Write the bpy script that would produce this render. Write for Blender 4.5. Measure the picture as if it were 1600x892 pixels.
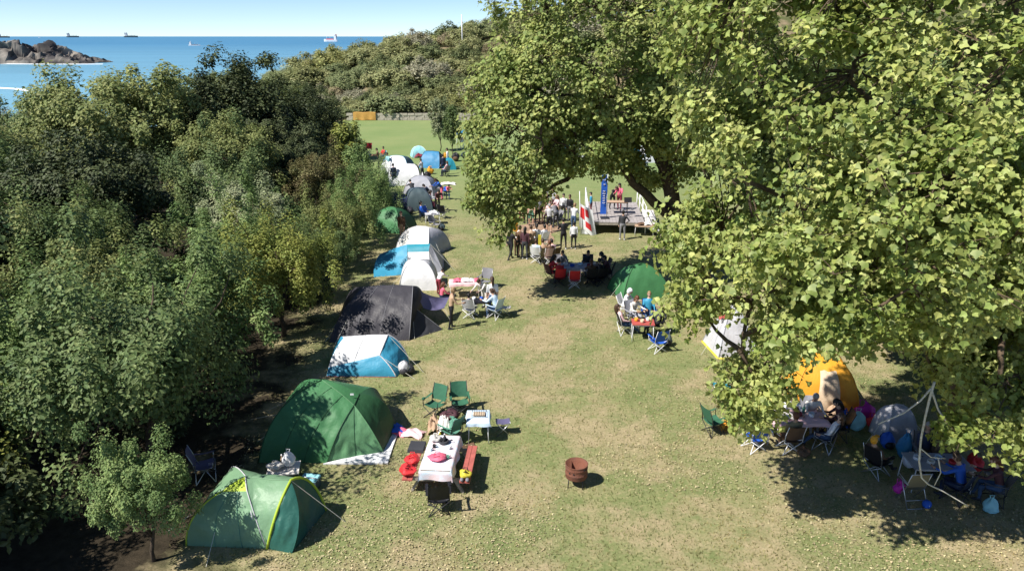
import bpy, bmesh, math, random
import numpy as np
from mathutils import Vector, Matrix, noise
random.seed(7); rng = np.random.default_rng(7)
R = math.radians
S = bpy.context.scene
for o in list(bpy.data.objects): bpy.data.objects.remove(o)
COL = S.collection

# ------------------------------------------------------------------ camera, sky, sun, exposure
CAM_H, FPX, PITCH = 11.0, 1142.0, R(18.8)
cam = bpy.data.cameras.new('camera'); cam.lens = 36 * FPX / 1600; cam.sensor_width = 36
cam.clip_start = 0.3; cam.clip_end = 80000
cam_o = bpy.data.objects.new('camera', cam); COL.objects.link(cam_o)
cam_o.location = (0, 0, CAM_H); cam_o.rotation_euler = (R(90) - PITCH, 0, 0); S.camera = cam_o

SUN_EL, SH_AZ = 50.0, 30.0            # elevation; shadows fall toward this angle from +X to +Y
sdir = Vector((math.cos(R(SH_AZ)) * math.cos(R(SUN_EL)), math.sin(R(SH_AZ)) * math.cos(R(SUN_EL)), -math.sin(R(SUN_EL))))
W_ = bpy.data.worlds.new('World'); S.world = W_; W_.use_nodes = True
nt = W_.node_tree; nt.nodes.clear()
sky = nt.nodes.new('ShaderNodeTexSky'); sky.sky_type = 'NISHITA'; sky.sun_disc = False
sky.sun_elevation = R(SUN_EL)
to_sun = -sdir
sky.sun_rotation = math.atan2(to_sun.x, to_sun.y)
sky.altitude = 0; sky.air_density = 0.48; sky.dust_density = 0.0; sky.ozone_density = 3.0
bg = nt.nodes.new('ShaderNodeBackground'); bg.inputs[1].default_value = 0.10
wo = nt.nodes.new('ShaderNodeOutputWorld')
nt.links.new(sky.outputs[0], bg.inputs[0]); nt.links.new(bg.outputs[0], wo.inputs[0])
sl = bpy.data.lights.new('sun', 'SUN'); sl.energy = 5.0; sl.angle = R(0.53); sl.color = (1.0, 0.95, 0.87)
so = bpy.data.objects.new('sun', sl); COL.objects.link(so); so.location = (0, 0, 60)
so.rotation_euler = sdir.to_track_quat('-Z', 'Y').to_euler()
S.view_settings.view_transform = 'Standard'; S.view_settings.look = 'None'
S.view_settings.gamma = 1; S.view_settings.exposure = 0.62; S.view_settings.use_curve_mapping = False
S.render.engine = 'CYCLES'
S.cycles.max_bounces = 7; S.cycles.diffuse_bounces = 4; S.cycles.glossy_bounces = 2
S.cycles.transmission_bounces = 4; S.cycles.transparent_max_bounces = 8

# ------------------------------------------------------------------ helpers
_c, _s = math.cos(PITCH), math.sin(PITCH)
def ray(px, py):
    u = (px - 800) / FPX; v = (py - 446) / FPX
    return Vector((u, _c - v * _s, -_s - v * _c))
def G(px, py, z=0.0):                 # ground point seen at a place of the photograph
    d = ray(px, py); t = (z - CAM_H) / d.z
    return Vector((d.x * t, d.y * t, z))
def A(px, py, Y):                     # point on that line of sight at distance Y
    d = ray(px, py); t = Y / d.y
    return Vector((d.x * t, Y, CAM_H + d.z * t))

_M = {}
def mat(name, rgb, rough=0.75, var=0.12, scale=4.0, bump=0.0, bscale=30.0, metal=0.0, trans=0.0, island=0.0, spec=0.4, hue=0.0, rgb2=None, p2=0.5):
    if name in _M: return _M[name]
    m = bpy.data.materials.new(name); m.use_nodes = True; n = m.node_tree.nodes; l = m.node_tree.links
    b = n['Principled BSDF']; out = n['Material Output']
    b.inputs['Roughness'].default_value = rough; b.inputs['Metallic'].default_value = metal
    b.inputs['Specular IOR Level'].default_value = spec
    tc = n.new('ShaderNodeTexCoord'); nz = n.new('ShaderNodeTexNoise'); nz.inputs['Scale'].default_value = scale; nz.inputs['Detail'].default_value = 4
    l.new(tc.outputs['Object'], nz.inputs['Vector'])
    rgbn = n.new('ShaderNodeRGB'); rgbn.outputs[0].default_value = (*rgb, 1); col = rgbn.outputs[0]
    if rgb2 is not None:
        mx = n.new('ShaderNodeMix'); mx.data_type = 'RGBA'; mx.inputs['B'].default_value = (*rgb2, 1)
        rp = n.new('ShaderNodeMapRange'); rp.inputs['From Min'].default_value = p2 - 0.12; rp.inputs['From Max'].default_value = p2 + 0.12
        l.new(nz.outputs['Fac'], rp.inputs['Value']); l.new(rp.outputs[0], mx.inputs['Factor']); l.new(col, mx.inputs['A']); col = mx.outputs['Result']
    hs = n.new('ShaderNodeHueSaturation'); l.new(col, hs.inputs['Color'])
    mr = n.new('ShaderNodeMapRange'); mr.inputs['From Min'].default_value = 0.3; mr.inputs['From Max'].default_value = 0.7
    mr.inputs['To Min'].default_value = 1 - var; mr.inputs['To Max'].default_value = 1 + var
    l.new(nz.outputs['Fac'], mr.inputs['Value'])
    val = mr.outputs[0]
    if island > 0:
        g = n.new('ShaderNodeNewGeometry'); m2 = n.new('ShaderNodeMapRange')
        m2.inputs['To Min'].default_value = 1 - island; m2.inputs['To Max'].default_value = 1 + island
        l.new(g.outputs['Random Per Island'], m2.inputs['Value'])
        mm = n.new('ShaderNodeMath'); mm.operation = 'MULTIPLY'; l.new(val, mm.inputs[0]); l.new(m2.outputs[0], mm.inputs[1]); val = mm.outputs[0]
        if hue > 0:
            w = n.new('ShaderNodeTexWhiteNoise'); w.noise_dimensions = '1D'; l.new(g.outputs['Random Per Island'], w.inputs['W'])
            m3 = n.new('ShaderNodeMapRange'); m3.inputs['To Min'].default_value = 0.5 - hue; m3.inputs['To Max'].default_value = 0.5 + hue
            l.new(w.outputs['Value'], m3.inputs['Value']); l.new(m3.outputs[0], hs.inputs['Hue'])
    l.new(val, hs.inputs['Value']); l.new(hs.outputs[0], b.inputs['Base Color'])
    if bump > 0:
        nb = n.new('ShaderNodeTexNoise'); nb.inputs['Scale'].default_value = bscale; nb.inputs['Detail'].default_value = 5; l.new(tc.outputs['Object'], nb.inputs['Vector'])
        bp = n.new('ShaderNodeBump'); bp.inputs['Strength'].default_value = bump; bp.inputs['Distance'].default_value = 0.03
        l.new(nb.outputs['Fac'], bp.inputs['Height']); l.new(bp.outputs[0], b.inputs['Normal'])
    if trans > 0:
        t = n.new('ShaderNodeBsdfTranslucent'); ms = n.new('ShaderNodeMixShader'); ms.inputs[0].default_value = trans
        l.new(hs.outputs[0], t.inputs['Color']); l.new(b.outputs[0], ms.inputs[1]); l.new(t.outputs[0], ms.inputs[2]); l.new(ms.outputs[0], out.inputs['Surface'])
    _M[name] = m; return m

def tag(o, label=None, cat=None, group=None, kind=None):
    if label: o['label'] = label
    if cat: o['category'] = cat
    if group: o['group'] = group
    if kind: o['kind'] = kind
    return o
def thing(name, label, cat, loc=(0, 0, 0), rz=0.0, group=None):
    o = bpy.data.objects.new(name, None); COL.objects.link(o); o.empty_display_size = 0.2
    o.location = loc; o.rotation_euler = (0, 0, rz); return tag(o, label, cat, group)
def link(name, me, parent=None, loc=None, rz=None):
    o = bpy.data.objects.new(name, me); COL.objects.link(o)
    if parent: o.parent = parent
    if loc is not None: o.location = loc
    if rz is not None: o.rotation_euler = (0, 0, rz)
    return o
def fast_mesh(name, v, f, mats, smooth=False, fmat=None):
    """v (N,3) array, f (M,k) array of equal-sided faces"""
    me = bpy.data.meshes.new(name); v = np.asarray(v, dtype=np.float32); f = np.asarray(f, dtype=np.int32); k = f.shape[1]
    me.vertices.add(len(v)); me.vertices.foreach_set('co', v.ravel())
    me.loops.add(f.size); me.loops.foreach_set('vertex_index', f.ravel())
    me.polygons.add(len(f)); me.polygons.foreach_set('loop_start', np.arange(0, f.size, k, dtype=np.int32))
    me.polygons.foreach_set('loop_total', np.full(len(f), k, dtype=np.int32))
    me.polygons.foreach_set('use_smooth', np.full(len(f), smooth, dtype=bool))
    if fmat is not None: me.polygons.foreach_set('material_index', np.asarray(fmat, dtype=np.int32))
    for m in (mats if isinstance(mats, (list, tuple)) else [mats]): me.materials.append(m)
    me.update(calc_edges=True); return me
class MB:
    def __init__(s): s.v = []; s.f = []; s.mi = []; s.sm = []; s.cur = 0
    def add(s, vs, fs, smooth=False):
        b = len(s.v); s.v += [tuple(p) for p in vs]
        for f in fs: s.f.append([b + i for i in f]); s.mi.append(s.cur); s.sm.append(smooth)
        return s
    def box(s, c, d, rz=0.0, M=None, taper=1.0):
        x, y, z = d[0] / 2, d[1] / 2, d[2] / 2
        vs = [Vector((sx * x * (taper if sz > 0 else 1), sy * y * (taper if sz > 0 else 1), sz * z)) for sz in (-1, 1) for sy in (-1, 1) for sx in (-1, 1)]
        T = M if M is not None else Matrix.Rotation(rz, 3, 'Z')
        vs = [T @ p + Vector(c) for p in vs]
        return s.add(vs, [(0, 2, 3, 1), (4, 5, 7, 6), (0, 1, 5, 4), (1, 3, 7, 5), (3, 2, 6, 7), (2, 0, 4, 6)])
    def tube(s, pts, r, n=6, cap=True):
        pts = [Vector(p) for p in pts]; rs = r if isinstance(r, (list, tuple)) else [r] * len(pts)
        vs = []; fs = []; pu = None
        for i, p in enumerate(pts):
            d = (pts[min(i + 1, len(pts) - 1)] - pts[max(i - 1, 0)])
            d = d.normalized() if d.length > 1e-9 else Vector((0, 0, 1))
            if pu is None: pu = d.orthogonal().normalized()
            else:
                pu = pu - d * pu.dot(d); pu = pu.normalized() if pu.length > 1e-6 else d.orthogonal().normalized()
            w = d.cross(pu)
            rr = rs[i]; ra, rb = rr if isinstance(rr, (tuple, list)) else (rr, rr)
            for k in range(n):
                a = 2 * math.pi * k / n; vs.append(p + pu * math.cos(a) * ra + w * math.sin(a) * rb)
        for i in range(len(pts) - 1):
            for k in range(n):
                k2 = (k + 1) % n; fs.append((i * n + k, i * n + k2, (i + 1) * n + k2, (i + 1) * n + k))
        if cap: fs.append(tuple(reversed(range(n)))); fs.append(tuple(range((len(pts) - 1) * n, len(pts) * n)))
        return s.add(vs, fs, n > 4)
    def ell(s, c, r, nu=10, nv=7, M=None, jit=0.0):
        vs = []; fs = []
        for j in range(nv + 1):
            ph = math.pi * j / nv
            for i in range(nu):
                a = 2 * math.pi * i / nu; k = 1 + (random.uniform(-jit, jit) if jit else 0)
                p = Vector((math.cos(a) * math.sin(ph) * r[0] * k, math.sin(a) * math.sin(ph) * r[1] * k, math.cos(ph) * r[2] * k))
                vs.append((M @ p if M else p) + Vector(c))
        for j in range(nv):
            for i in range(nu):
                i2 = (i + 1) % nu; fs.append((j * nu + i, (j + 1) * nu + i, (j + 1) * nu + i2, j * nu + i2))
        return s.add(vs, fs, True)
    def lathe(s, prof, n=20, c=(0, 0, 0)):
        vs = []; fs = []
        for r, z in prof:
            for k in range(n): a = 2 * math.pi * k / n; vs.append((c[0] + r * math.cos(a), c[1] + r * math.sin(a), c[2] + z))
        for i in range(len(prof) - 1):
            for k in range(n): k2 = (k + 1) % n; fs.append((i * n + k, i * n + k2, (i + 1) * n + k2, (i + 1) * n + k))
        return s.add(vs, fs, True)
    def grid(s, fn, nu, nv, smooth=True):
        vs = [fn(i / nu, j / nv) for j in range(nv + 1) for i in range(nu + 1)]; w = nu + 1
        return s.add(vs, [(j * w + i, j * w + i + 1, (j + 1) * w + i + 1, (j + 1) * w + i) for j in range(nv) for i in range(nu)], smooth)
    def mesh(s, name, mats):
        me = bpy.data.meshes.new(name); me.from_pydata(s.v, [], s.f)
        for m in (mats if isinstance(mats, (list, tuple)) else [mats]): me.materials.append(m)
        me.polygons.foreach_set('material_index', s.mi); me.polygons.foreach_set('use_smooth', s.sm); me.update(); return me
    def build(s, name, mats, parent=None, loc=None, rz=None): return link(name, s.mesh(name, mats), parent, loc, rz)
def sstep(a, b, x): t = np.clip((x - a) / (b - a), 0, 1); return t * t * (3 - 2 * t)

# ------------------------------------------------------------------ ground, sea, sky-line
SEA = -3.0
def height(x, y):
    x = np.asarray(x, float); y = np.asarray(y, float)
    low = -5.5 * sstep(0, 30, y - 92) * sstep(22, 34, -x)
    ridge = np.interp(x, [-90, -62, -47, -30, -10, 0, 20, 60, 150], [-7, -5, 2.2, 6.2, 10.2, 12.2, 15, 19, 23])
    return low + (ridge - low) * sstep(104, 155, y)
def grass_material():
    m = bpy.data.materials.new('lawn'); m.use_nodes = True; n = m.node_tree.nodes; l = m.node_tree.links
    b = n['Principled BSDF']; b.inputs['Roughness'].default_value = 0.9; b.inputs['Specular IOR Level'].default_value = 0.15
    tc = n.new('ShaderNodeTexCoord')
    def nz(scale, det=5, rough=0.6):
        t = n.new('ShaderNodeTexNoise'); t.inputs['Scale'].default_value = scale; t.inputs['Detail'].default_value = det; t.inputs['Roughness'].default_value = rough
        l.new(tc.outputs['Object'], t.inputs['Vector']); return t.outputs['Fac']
    def ramp(v, a, c, lo=0.0, hi=1.0):
        r = n.new('ShaderNodeMapRange'); r.inputs['From Min'].default_value = a; r.inputs['From Max'].default_value = c
        r.inputs['To Min'].default_value = lo; r.inputs['To Max'].default_value = hi; l.new(v, r.inputs['Value']); return r.outputs[0]
    def mix(f, a, c):
        x = n.new('ShaderNodeMix'); x.data_type = 'RGBA'
        if isinstance(f, float): x.inputs['Factor'].default_value = f
        else: l.new(f, x.inputs['Factor'])
        for k, q in (('A', a), ('B', c)):
            if isinstance(q, tuple): x.inputs[k].default_value = (*q, 1)
            else: l.new(q, x.inputs[k])
        return x.outputs['Result']
    def mul(a, c, op='MULTIPLY'):
        x = n.new('ShaderNodeMath'); x.operation = op; x.use_clamp = True
        for i, q in enumerate((a, c)):
            if isinstance(q, float): x.inputs[i].default_value = q
            else: l.new(q, x.inputs[i])
        return x.outputs[0]
    sep = n.new('ShaderNodeSeparateXYZ'); l.new(tc.outputs['Object'], sep.inputs[0])
    green = mix(ramp(nz(1.3), 0.35, 0.65), (0.162, 0.204, 0.076), (0.255, 0.268, 0.118))
    tan = mix(ramp(nz(2.2), 0.35, 0.65), (0.44, 0.35, 0.22), (0.32, 0.27, 0.15))
    dry = mul(ramp(nz(0.30, 8, 0.72), 0.45, 0.57), ramp(sep.outputs['Y'], 34, 52, 1.0, 0.18))
    near = mix(dry, green, tan)
    near = mix(ramp(nz(9, 4), 0.52, 0.66, 0, 0.6), near, (0.42, 0.35, 0.19))
    near = mix(ramp(nz(15, 5, .75), 0.42, 0.66, 0.0, 0.55), near, (0.12, 0.14, 0.05))
    far = mix(ramp(nz(0.12, 5), 0.35, 0.65), (0.165, 0.245, 0.085), (0.225, 0.28, 0.11))
    lawn = mix(ramp(sep.outputs['Y'], 42, 66, 0, 0.85), near, far)
    # leaf litter under the wood, its colour darkened to carry the tree shade
    shaded_litter = mix(ramp(nz(4), 0.35, 0.65), (0.024, 0.019, 0.012), (0.05, 0.039, 0.025))
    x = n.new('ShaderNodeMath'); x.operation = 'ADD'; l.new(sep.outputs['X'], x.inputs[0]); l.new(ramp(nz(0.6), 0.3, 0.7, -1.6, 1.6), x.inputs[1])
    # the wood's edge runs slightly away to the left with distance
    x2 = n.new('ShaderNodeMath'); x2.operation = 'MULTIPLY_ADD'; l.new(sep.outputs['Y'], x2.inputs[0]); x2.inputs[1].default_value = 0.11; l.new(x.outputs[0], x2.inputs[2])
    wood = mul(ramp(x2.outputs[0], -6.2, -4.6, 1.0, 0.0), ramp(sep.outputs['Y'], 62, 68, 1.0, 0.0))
    base = mix(wood, lawn, shaded_litter)
    hillf = ramp(sep.outputs['Y'], 102.5, 104.5)
    hillc = mix(ramp(nz(0.25), 0.45, 0.6), (0.09, 0.10, 0.04), (0.24, 0.185, 0.115))
    base = mix(hillf, base, hillc)
    rock = ramp(sep.outputs['Z'], -0.6, -1.6)
    base = mix(rock, base, mix(ramp(nz(0.5), 0.4, 0.6), (0.09, 0.08, 0.085), (0.2, 0.17, 0.15)))
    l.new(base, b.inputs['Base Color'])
    bp = n.new('ShaderNodeBump'); bp.inputs['Strength'].default_value = 0.6; bp.inputs['Distance'].default_value = 0.05
    l.new(nz(22, 5, 0.7), bp.inputs['Height']); l.new(bp.outputs[0], b.inputs['Normal'])
    return m
gx = np.concatenate([np.arange(-160, -60, 5), np.arange(-60, 40, 2), np.arange(40, 221, 6)]).astype(float)
gy = np.concatenate([np.arange(-40, 84, 4), np.arange(84, 180, 2), np.arange(180, 361, 8)]).astype(float)
XX, YY = np.meshgrid(gx, gy); ZZ = height(XX, YY)
nzv = np.array([[noise.noise(Vector((x * .06, y * .06, 0))) for x in gx] for y in gy])
ZZ = ZZ + nzv * 1.2 * sstep(106, 125, YY)
V = np.stack([XX.ravel(), YY.ravel(), ZZ.ravel()], 1); nw = len(gx)
idx = np.arange(len(gx) * len(gy)).reshape(len(gy), nw)
Fq = np.stack([idx[:-1, :-1].ravel(), idx[:-1, 1:].ravel(), idx[1:, 1:].ravel(), idx[1:, :-1].ravel()], 1)
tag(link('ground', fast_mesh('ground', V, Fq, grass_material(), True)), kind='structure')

def sea_material():
    m = bpy.data.materials.new('sea'); m.use_nodes = True; n = m.node_tree.nodes; l = m.node_tree.links
    b = n['Principled BSDF']; b.inputs['Roughness'].default_value = 0.35; b.inputs['Specular IOR Level'].default_value = 0.22
    tc = n.new('ShaderNodeTexCoord'); mp = n.new('ShaderNodeMapping'); mp.inputs['Scale'].default_value = (0.004, 0.02, 1)
    l.new(tc.outputs['Object'], mp.inputs[0])
    t = n.new('ShaderNodeTexNoise'); t.inputs['Scale'].default_value = 1; t.inputs['Detail'].default_value = 6; l.new(mp.outputs[0], t.inputs['Vector'])
    sp = n.new('ShaderNodeSeparateXYZ'); l.new(tc.outputs['Object'], sp.inputs[0])
    r = n.new('ShaderNodeMapRange'); r.inputs['From Min'].default_value = 150; r.inputs['From Max'].default_value = 1500; l.new(sp.outputs['Y'], r.inputs['Value'])
    pw = n.new('ShaderNodeMath'); pw.operation = 'POWER'; pw.inputs[1].default_value = 0.5; l.new(r.outputs[0], pw.inputs[0])
    mx = n.new('ShaderNodeMix'); mx.data_type = 'RGBA'; mx.inputs['A'].default_value = (0.19, 0.40, 0.50, 1); mx.inputs['B'].default_value = (0.055, 0.205, 0.345, 1)
    l.new(pw.outputs[0], mx.inputs['Factor'])
    h = n.new('ShaderNodeHueSaturation'); mr = n.new('ShaderNodeMapRange'); mr.inputs['To Min'].default_value = 0.7; mr.inputs['To Max'].default_value = 1.3
    l.new(t.outputs['Fac'], mr.inputs['Value']); l.new(mr.outputs[0], h.inputs['Value']); l.new(mx.outputs['Result'], h.inputs['Color']); l.new(h.outputs[0], b.inputs['Base Color'])
    w = n.new('ShaderNodeTexNoise'); w.inputs['Scale'].default_value = 0.5; w.inputs['Detail'].default_value = 4; l.new(tc.outputs['Object'], w.inputs['Vector'])
    bp = n.new('ShaderNodeBump'); bp.inputs['Strength'].default_value = 0.5; bp.inputs['Distance'].default_value = 0.4
    l.new(w.outputs['Fac'], bp.inputs['Height']); l.new(bp.outputs[0], b.inputs['Normal'])
    return m
ys = [80, 200, 500, 1500, 5000, 20000, 70000]
vs = []; fs = []
for y in ys: vs += [(-60 - y * 1.2, y, SEA), (60 + y * 1.2, y, SEA)]
for i in range(len(ys) - 1): fs.append((2 * i, 2 * i + 1, 2 * i + 3, 2 * i + 2))
tag(link('sea', fast_mesh('sea', vs, fs, sea_material())), kind='structure')

# rocky islet
rock_m = mat('islet_rock', (0.062, 0.056, 0.056), 0.95, 0.5, 0.09, 1.0, 0.6, rgb2=(0.20, 0.178, 0.15), p2=0.54)
def islet():
    X0, X1, Y0 = -330.0, -228.0, 405.0
    nu, nv = 150, 44; v = []
    for j in range(nv + 1):
        for i in range(nu + 1):
            u = i / nu; w = j / nv; x = X0 + (X1 - X0) * u; y = Y0 + 46 * w
            prof = np.interp(u, [0, .3, .5, .62, .74, .80, .9, 1], [9, 11, 11, 11, 8, 6, 3.5, -1])
            e = min(1, w * 5.5) ** .55 * min(1, (1 - w) * 3) ** .6
            c1 = noise.cell(Vector((x * .16, y * .16, 3))); c2 = noise.noise(Vector((x * .11, y * .11, 1))) + .5 * noise.noise(Vector((x * .3, y * .3, 4)))
            c3 = 1 - abs(noise.noise(Vector((x * .22, y * .22, 7)))) * 2
            z = SEA - 1.5 + prof * e * (0.72 + .42 * c1 + .34 * c2) + 2.2 * c3 * e
            v.append((x + 1.2 * c2 + 1.5 * noise.noise(Vector((y * .3, z * .4, 5))), y - 3.5 * noise.noise(Vector((x * .12, z * .25, 9))) * e, z))
    w_ = nu + 1
    f = [(j * w_ + i, j * w_ + i + 1, (j + 1) * w_ + i + 1, (j + 1) * w_ + i) for j in range(nv) for i in range(nu)]
    o = link('rocky_islet', fast_mesh('rocky_islet', v, f, rock_m)); tag(o, 'brown craggy rock islet out in the blue sea', 'islet')
islet()
foam_m = mat('foam', (0.82, 0.85, 0.87), 0.9, 0.1, 0.5)
def foam(name, label, pts, wdt):
    m = MB(); n = len(pts)
    for i in range(n - 1):
        for k in range(6):
            t0 = k / 6; t1 = (k + 1) / 6; a = Vector(pts[i]).lerp(Vector(pts[i + 1]), t0); b = Vector(pts[i]).lerp(Vector(pts[i + 1]), t1)
            w0 = wdt * (0.35 + 1.1 * abs(noise.noise(a * .13))); w1 = wdt * (0.35 + 1.1 * abs(noise.noise(b * .13)))
            m.add([a + Vector((0, -w0, 0)), b + Vector((0, -w1, 0)), b + Vector((0, w1, .22)), a + Vector((0, w0, .22))], [(0, 1, 2, 3)])
    o = m.build(name, foam_m); tag(o, label, 'foam', kind='stuff')
p0, p1, p2 = G(-30, 137, SEA), G(25, 140, SEA), G(48, 143, SEA)
foam('breaking_wave', 'white breaking wave near the shore', [p + Vector((0, 0, .05)) for p in (p0, p1, p2)], 1.7)
foam('islet_surf', 'thin white surf along the foot of the islet', [(x, 405 + 3 * math.sin(x), SEA + .06) for x in range(-330, -210, 6)], .35)

# ------------------------------------------------------------------ foliage
T_DIAMOND = (np.array([(0, 0, 0), (.5, .30, .05), (1, 0, -.06), (.5, -.30, .05)]), np.array([(0, 1, 2), (0, 2, 3)]))
_lo = [(0, 0, 0), (.04, .32, .03), (.42, .54, .06), (.60, .25, 0), (1, 0, -.10), (.60, -.25, 0), (.42, -.54, .06), (.04, -.32, .03)]
T_LOBED = (np.array(_lo + [(.42, 0, -.05)]), np.array([(8, i, (i + 1) % 8) for i in range(8)]))
_l6 = [(0, 0, 0), (.20, .40, .05), (.60, .36, .03), (1, 0, -.08), (.60, -.36, .03), (.20, -.40, .05)]
T_BROAD = (np.array(_l6), np.array([(0, 1, 2), (0, 2, 3), (0, 3, 4), (0, 4, 5)]))
def unit(a): return a / np.maximum(np.linalg.norm(a, axis=1, keepdims=True), 1e-9)
def leaf_arrays(pos, nrm, size, tmpl, droop=0.35):
    N = len(pos); n = unit(nrm)
    r = unit(rng.normal(size=(N, 3)) + np.array([0, 0, -droop * 2.0])); t = unit(r - n * (r * n).sum(1, keepdims=True)); b = np.cross(n, t)
    tv, tf = tmpl; K = len(tv)
    v = (pos[:, None, :] + size[:, None, None] * (tv[None, :, 0:1] * t[:, None, :] + tv[None, :, 1:2] * b[:, None, :] + tv[None, :, 2:3] * n[:, None, :]))
    f = (tf[None] + (np.arange(N) * K)[:, None, None])
    return v.reshape(-1, 3), f.reshape(-1, 3)
def clusters_to_leaves(cc, cr, per, out_c, up=0.5, outw=0.8, rnd=0.9, stretch=(1, 1, 1)):
    """cc (C,3) cluster centres, cr radii -> leaf positions and normals"""
    C = len(cc); N = C * per
    d = unit(rng.normal(size=(N, 3))); rad = rng.random(N) ** 0.45
    ci = np.repeat(np.arange(C), per)
    off = d * (rad * cr[ci])[:, None] * np.array(stretch)
    pos = cc[ci] + off
    nr = np.array(to_sun) * .55 + d * outw + unit(pos - np.asarray(out_c)) * 0.5 + np.array([0, 0, up]) + rng.normal(size=(N, 3)) * rnd * 0.6
    return pos, nr
def limb(m, p0, p1, r0, r1, wob=0.12, n=6, seg=5, sag=0.0):
    p0 = Vector(p0); p1 = Vector(p1); L = (p1 - p0).length; pts = []; rs = []
    for i in range(seg + 1):
        t = i / seg; p = p0.lerp(p1, t)
        if 0 < i < seg: p += Vector((random.gauss(0, 1), random.gauss(0, 1), random.gauss(0, .6))) * wob * L * .35
        p.z += sag * 4 * t * (1 - t) * L; pts.append(p); rs.append(r0 + (r1 - r0) * t)
    m.tube(pts, rs, n); return pts
bark_m = mat('bark', (0.075, 0.055, 0.038), 0.95, 0.45, 9, 0.9, 40)
bark_pale = mat('pale_bark', (0.56, 0.53, 0.47), 0.9, 0.2, 14, 0.6, 30, rgb2=(0.10, 0.085, 0.07), p2=0.66)
bark_brown = mat('brown_bark', (0.10, 0.07, 0.045), 0.95, 0.4, 3, 0.9, 22)
LB = 1.62
def leafm(name, rgb, rgb2=None, trans=0.30, isl=0.24, hue=0.018, var=0.22, scale=0.9, p2=0.5, rough=0.6, spec=0.3, up_=0):
    rgb = tuple(min(.6, c * LB) for c in rgb); rgb2 = tuple(min(.6, c * LB) for c in rgb2) if rgb2 else None
    return mat(name, rgb, rough, var, scale, trans=trans, island=isl, hue=hue, rgb2=rgb2, p2=p2, spec=spec)
if True: LM = {
    'olive': leafm('leaf_olive', (0.11, 0.138, 0.042), (0.165, 0.18, 0.065)),
    'green': leafm('leaf_green', (0.085, 0.135, 0.043), (0.14, 0.188, 0.066)),
    'dark': leafm('leaf_dark_shaded', (0.028, 0.040, 0.016), (0.055, 0.068, 0.026), trans=0.14),  # dark evergreen green, deepened further so crowns carry shade in their colour
    'grey': leafm('leaf_grey', (0.125, 0.155, 0.075), (0.185, 0.20, 0.115), trans=0.15),
    'yellow': leafm('leaf_yellow', (0.19, 0.20, 0.045), (0.14, 0.165, 0.042)),
    'brown': leafm('leaf_brown', (0.14, 0.115, 0.055), (0.12, 0.125, 0.05)),
    'mid': leafm('leaf_mid', (0.066, 0.102, 0.036), (0.112, 0.147, 0.055)),
}
def make_proto(R_, zc, rz, n_cl, per, leaf, crf=0.26, stretch=(1, 1, 1), trunk_r=0.1, lump=0.3, seed=0, lowcut=-0.75, spiky=0.0, up=0.6):
    random.seed(seed); cc = []
    while len(cc) < n_cl:
        d = Vector((random.gauss(0, 1), random.gauss(0, 1), random.gauss(0, 1))).normalized()
        if d.z < lowcut: continue
        k = (1 + lump * 1.6 * noise.noise(d * 1.7 + Vector((seed * 3.1, 0, 0))) + lump * .8 * noise.noise(d * 4 + Vector((0, seed, 0))))
        r = random.uniform(.35, 1) ** .6
        if spiky and random.random() < .3: r *= 1 + spiky * random.random()
        cc.append((d.x * R_ * k * r, d.y * R_ * k * r, zc + d.z * rz * k * r))
    ca = np.array(cc); cr = R_ * crf * rng.uniform(.55, 1.25, len(ca))
    pos, nr = clusters_to_leaves(ca, cr, per, (0, 0, zc - rz * .4), up=up, stretch=stretch)
    sz = leaf * rng.uniform(.6, 1.35, len(pos))
    v, f = leaf_arrays(pos, nr, sz, T_DIAMOND)
    crown = fast_mesh('crown', v, f, LM['green'])
    m = MB(); top = (random.uniform(-.1, .1) * R_, random.uniform(-.1, .1) * R_, zc + rz * .2)
    tp = limb(m, (0, 0, -.15), top, trunk_r, trunk_r * .4, .09, 8, 6)
    for i in random.sample(range(len(cc)), min(26, len(cc))):
        s_ = tp[random.choice([2, 3, 3, 4, 5])]
        limb(m, s_, cc[i], trunk_r * .42, trunk_r * .06, .13, 5, 4)
    return crown, m.mesh('trunk', bark_m)
PROTO = {
    'small_a': make_proto(2.0, 2.9, 1.7, 90, 330, .105, seed=1, spiky=.6, lump=.5, stretch=(.85, .85, 1.45)),
    'small_b': make_proto(2.0, 2.7, 1.75, 98, 310, .10, seed=2, spiky=.45, lump=.5, crf=.22, stretch=(.8, .8, 1.7)),
    'small_c': make_proto(1.8, 3.0, 1.8, 84, 330, .105, seed=3, spiky=.5, lump=.6, crf=.24, stretch=(1, 1, 1.2)),
    'big_a': make_proto(4.6, 5.2, 3.9, 240, 190, .22, seed=4, trunk_r=.22, crf=.17, lump=.35),
    'big_b': make_proto(4.6, 5.0, 4.0, 250, 180, .21, seed=5, trunk_r=.22, crf=.16, lump=.4, spiky=.12, stretch=(1, 1, 1.2)),
    'big_c': make_proto(4.4, 5.4, 4.0, 230, 190, .22, seed=6, trunk_r=.24, crf=.18, lump=.5),
    'slim': make_proto(.85, 2.9, 1.7, 60, 110, .16, seed=7, trunk_r=.05, crf=.34, stretch=(.9, .9, 1.5), lump=.35),
    'bush_a': make_proto(1.7, 1.15, 1.25, 60, 75, .21, seed=8, trunk_r=.05, crf=.30, lump=.25, lowcut=-.4),
    'bush_b': make_proto(1.7, 1.2, 1.35, 64, 75, .20, seed=9, trunk_r=.05, crf=.26, lump=.4, lowcut=-.4),
    'bush_c': make_proto(1.6, 1.1, 1.2, 56, 80, .21, seed=10, trunk_r=.05, crf=.32, lump=.35, lowcut=-.4),
}
random.seed(11)
def set_mat(o, m):
    o.material_slots[0].link = 'OBJECT'; o.material_slots[0].material = m
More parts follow.
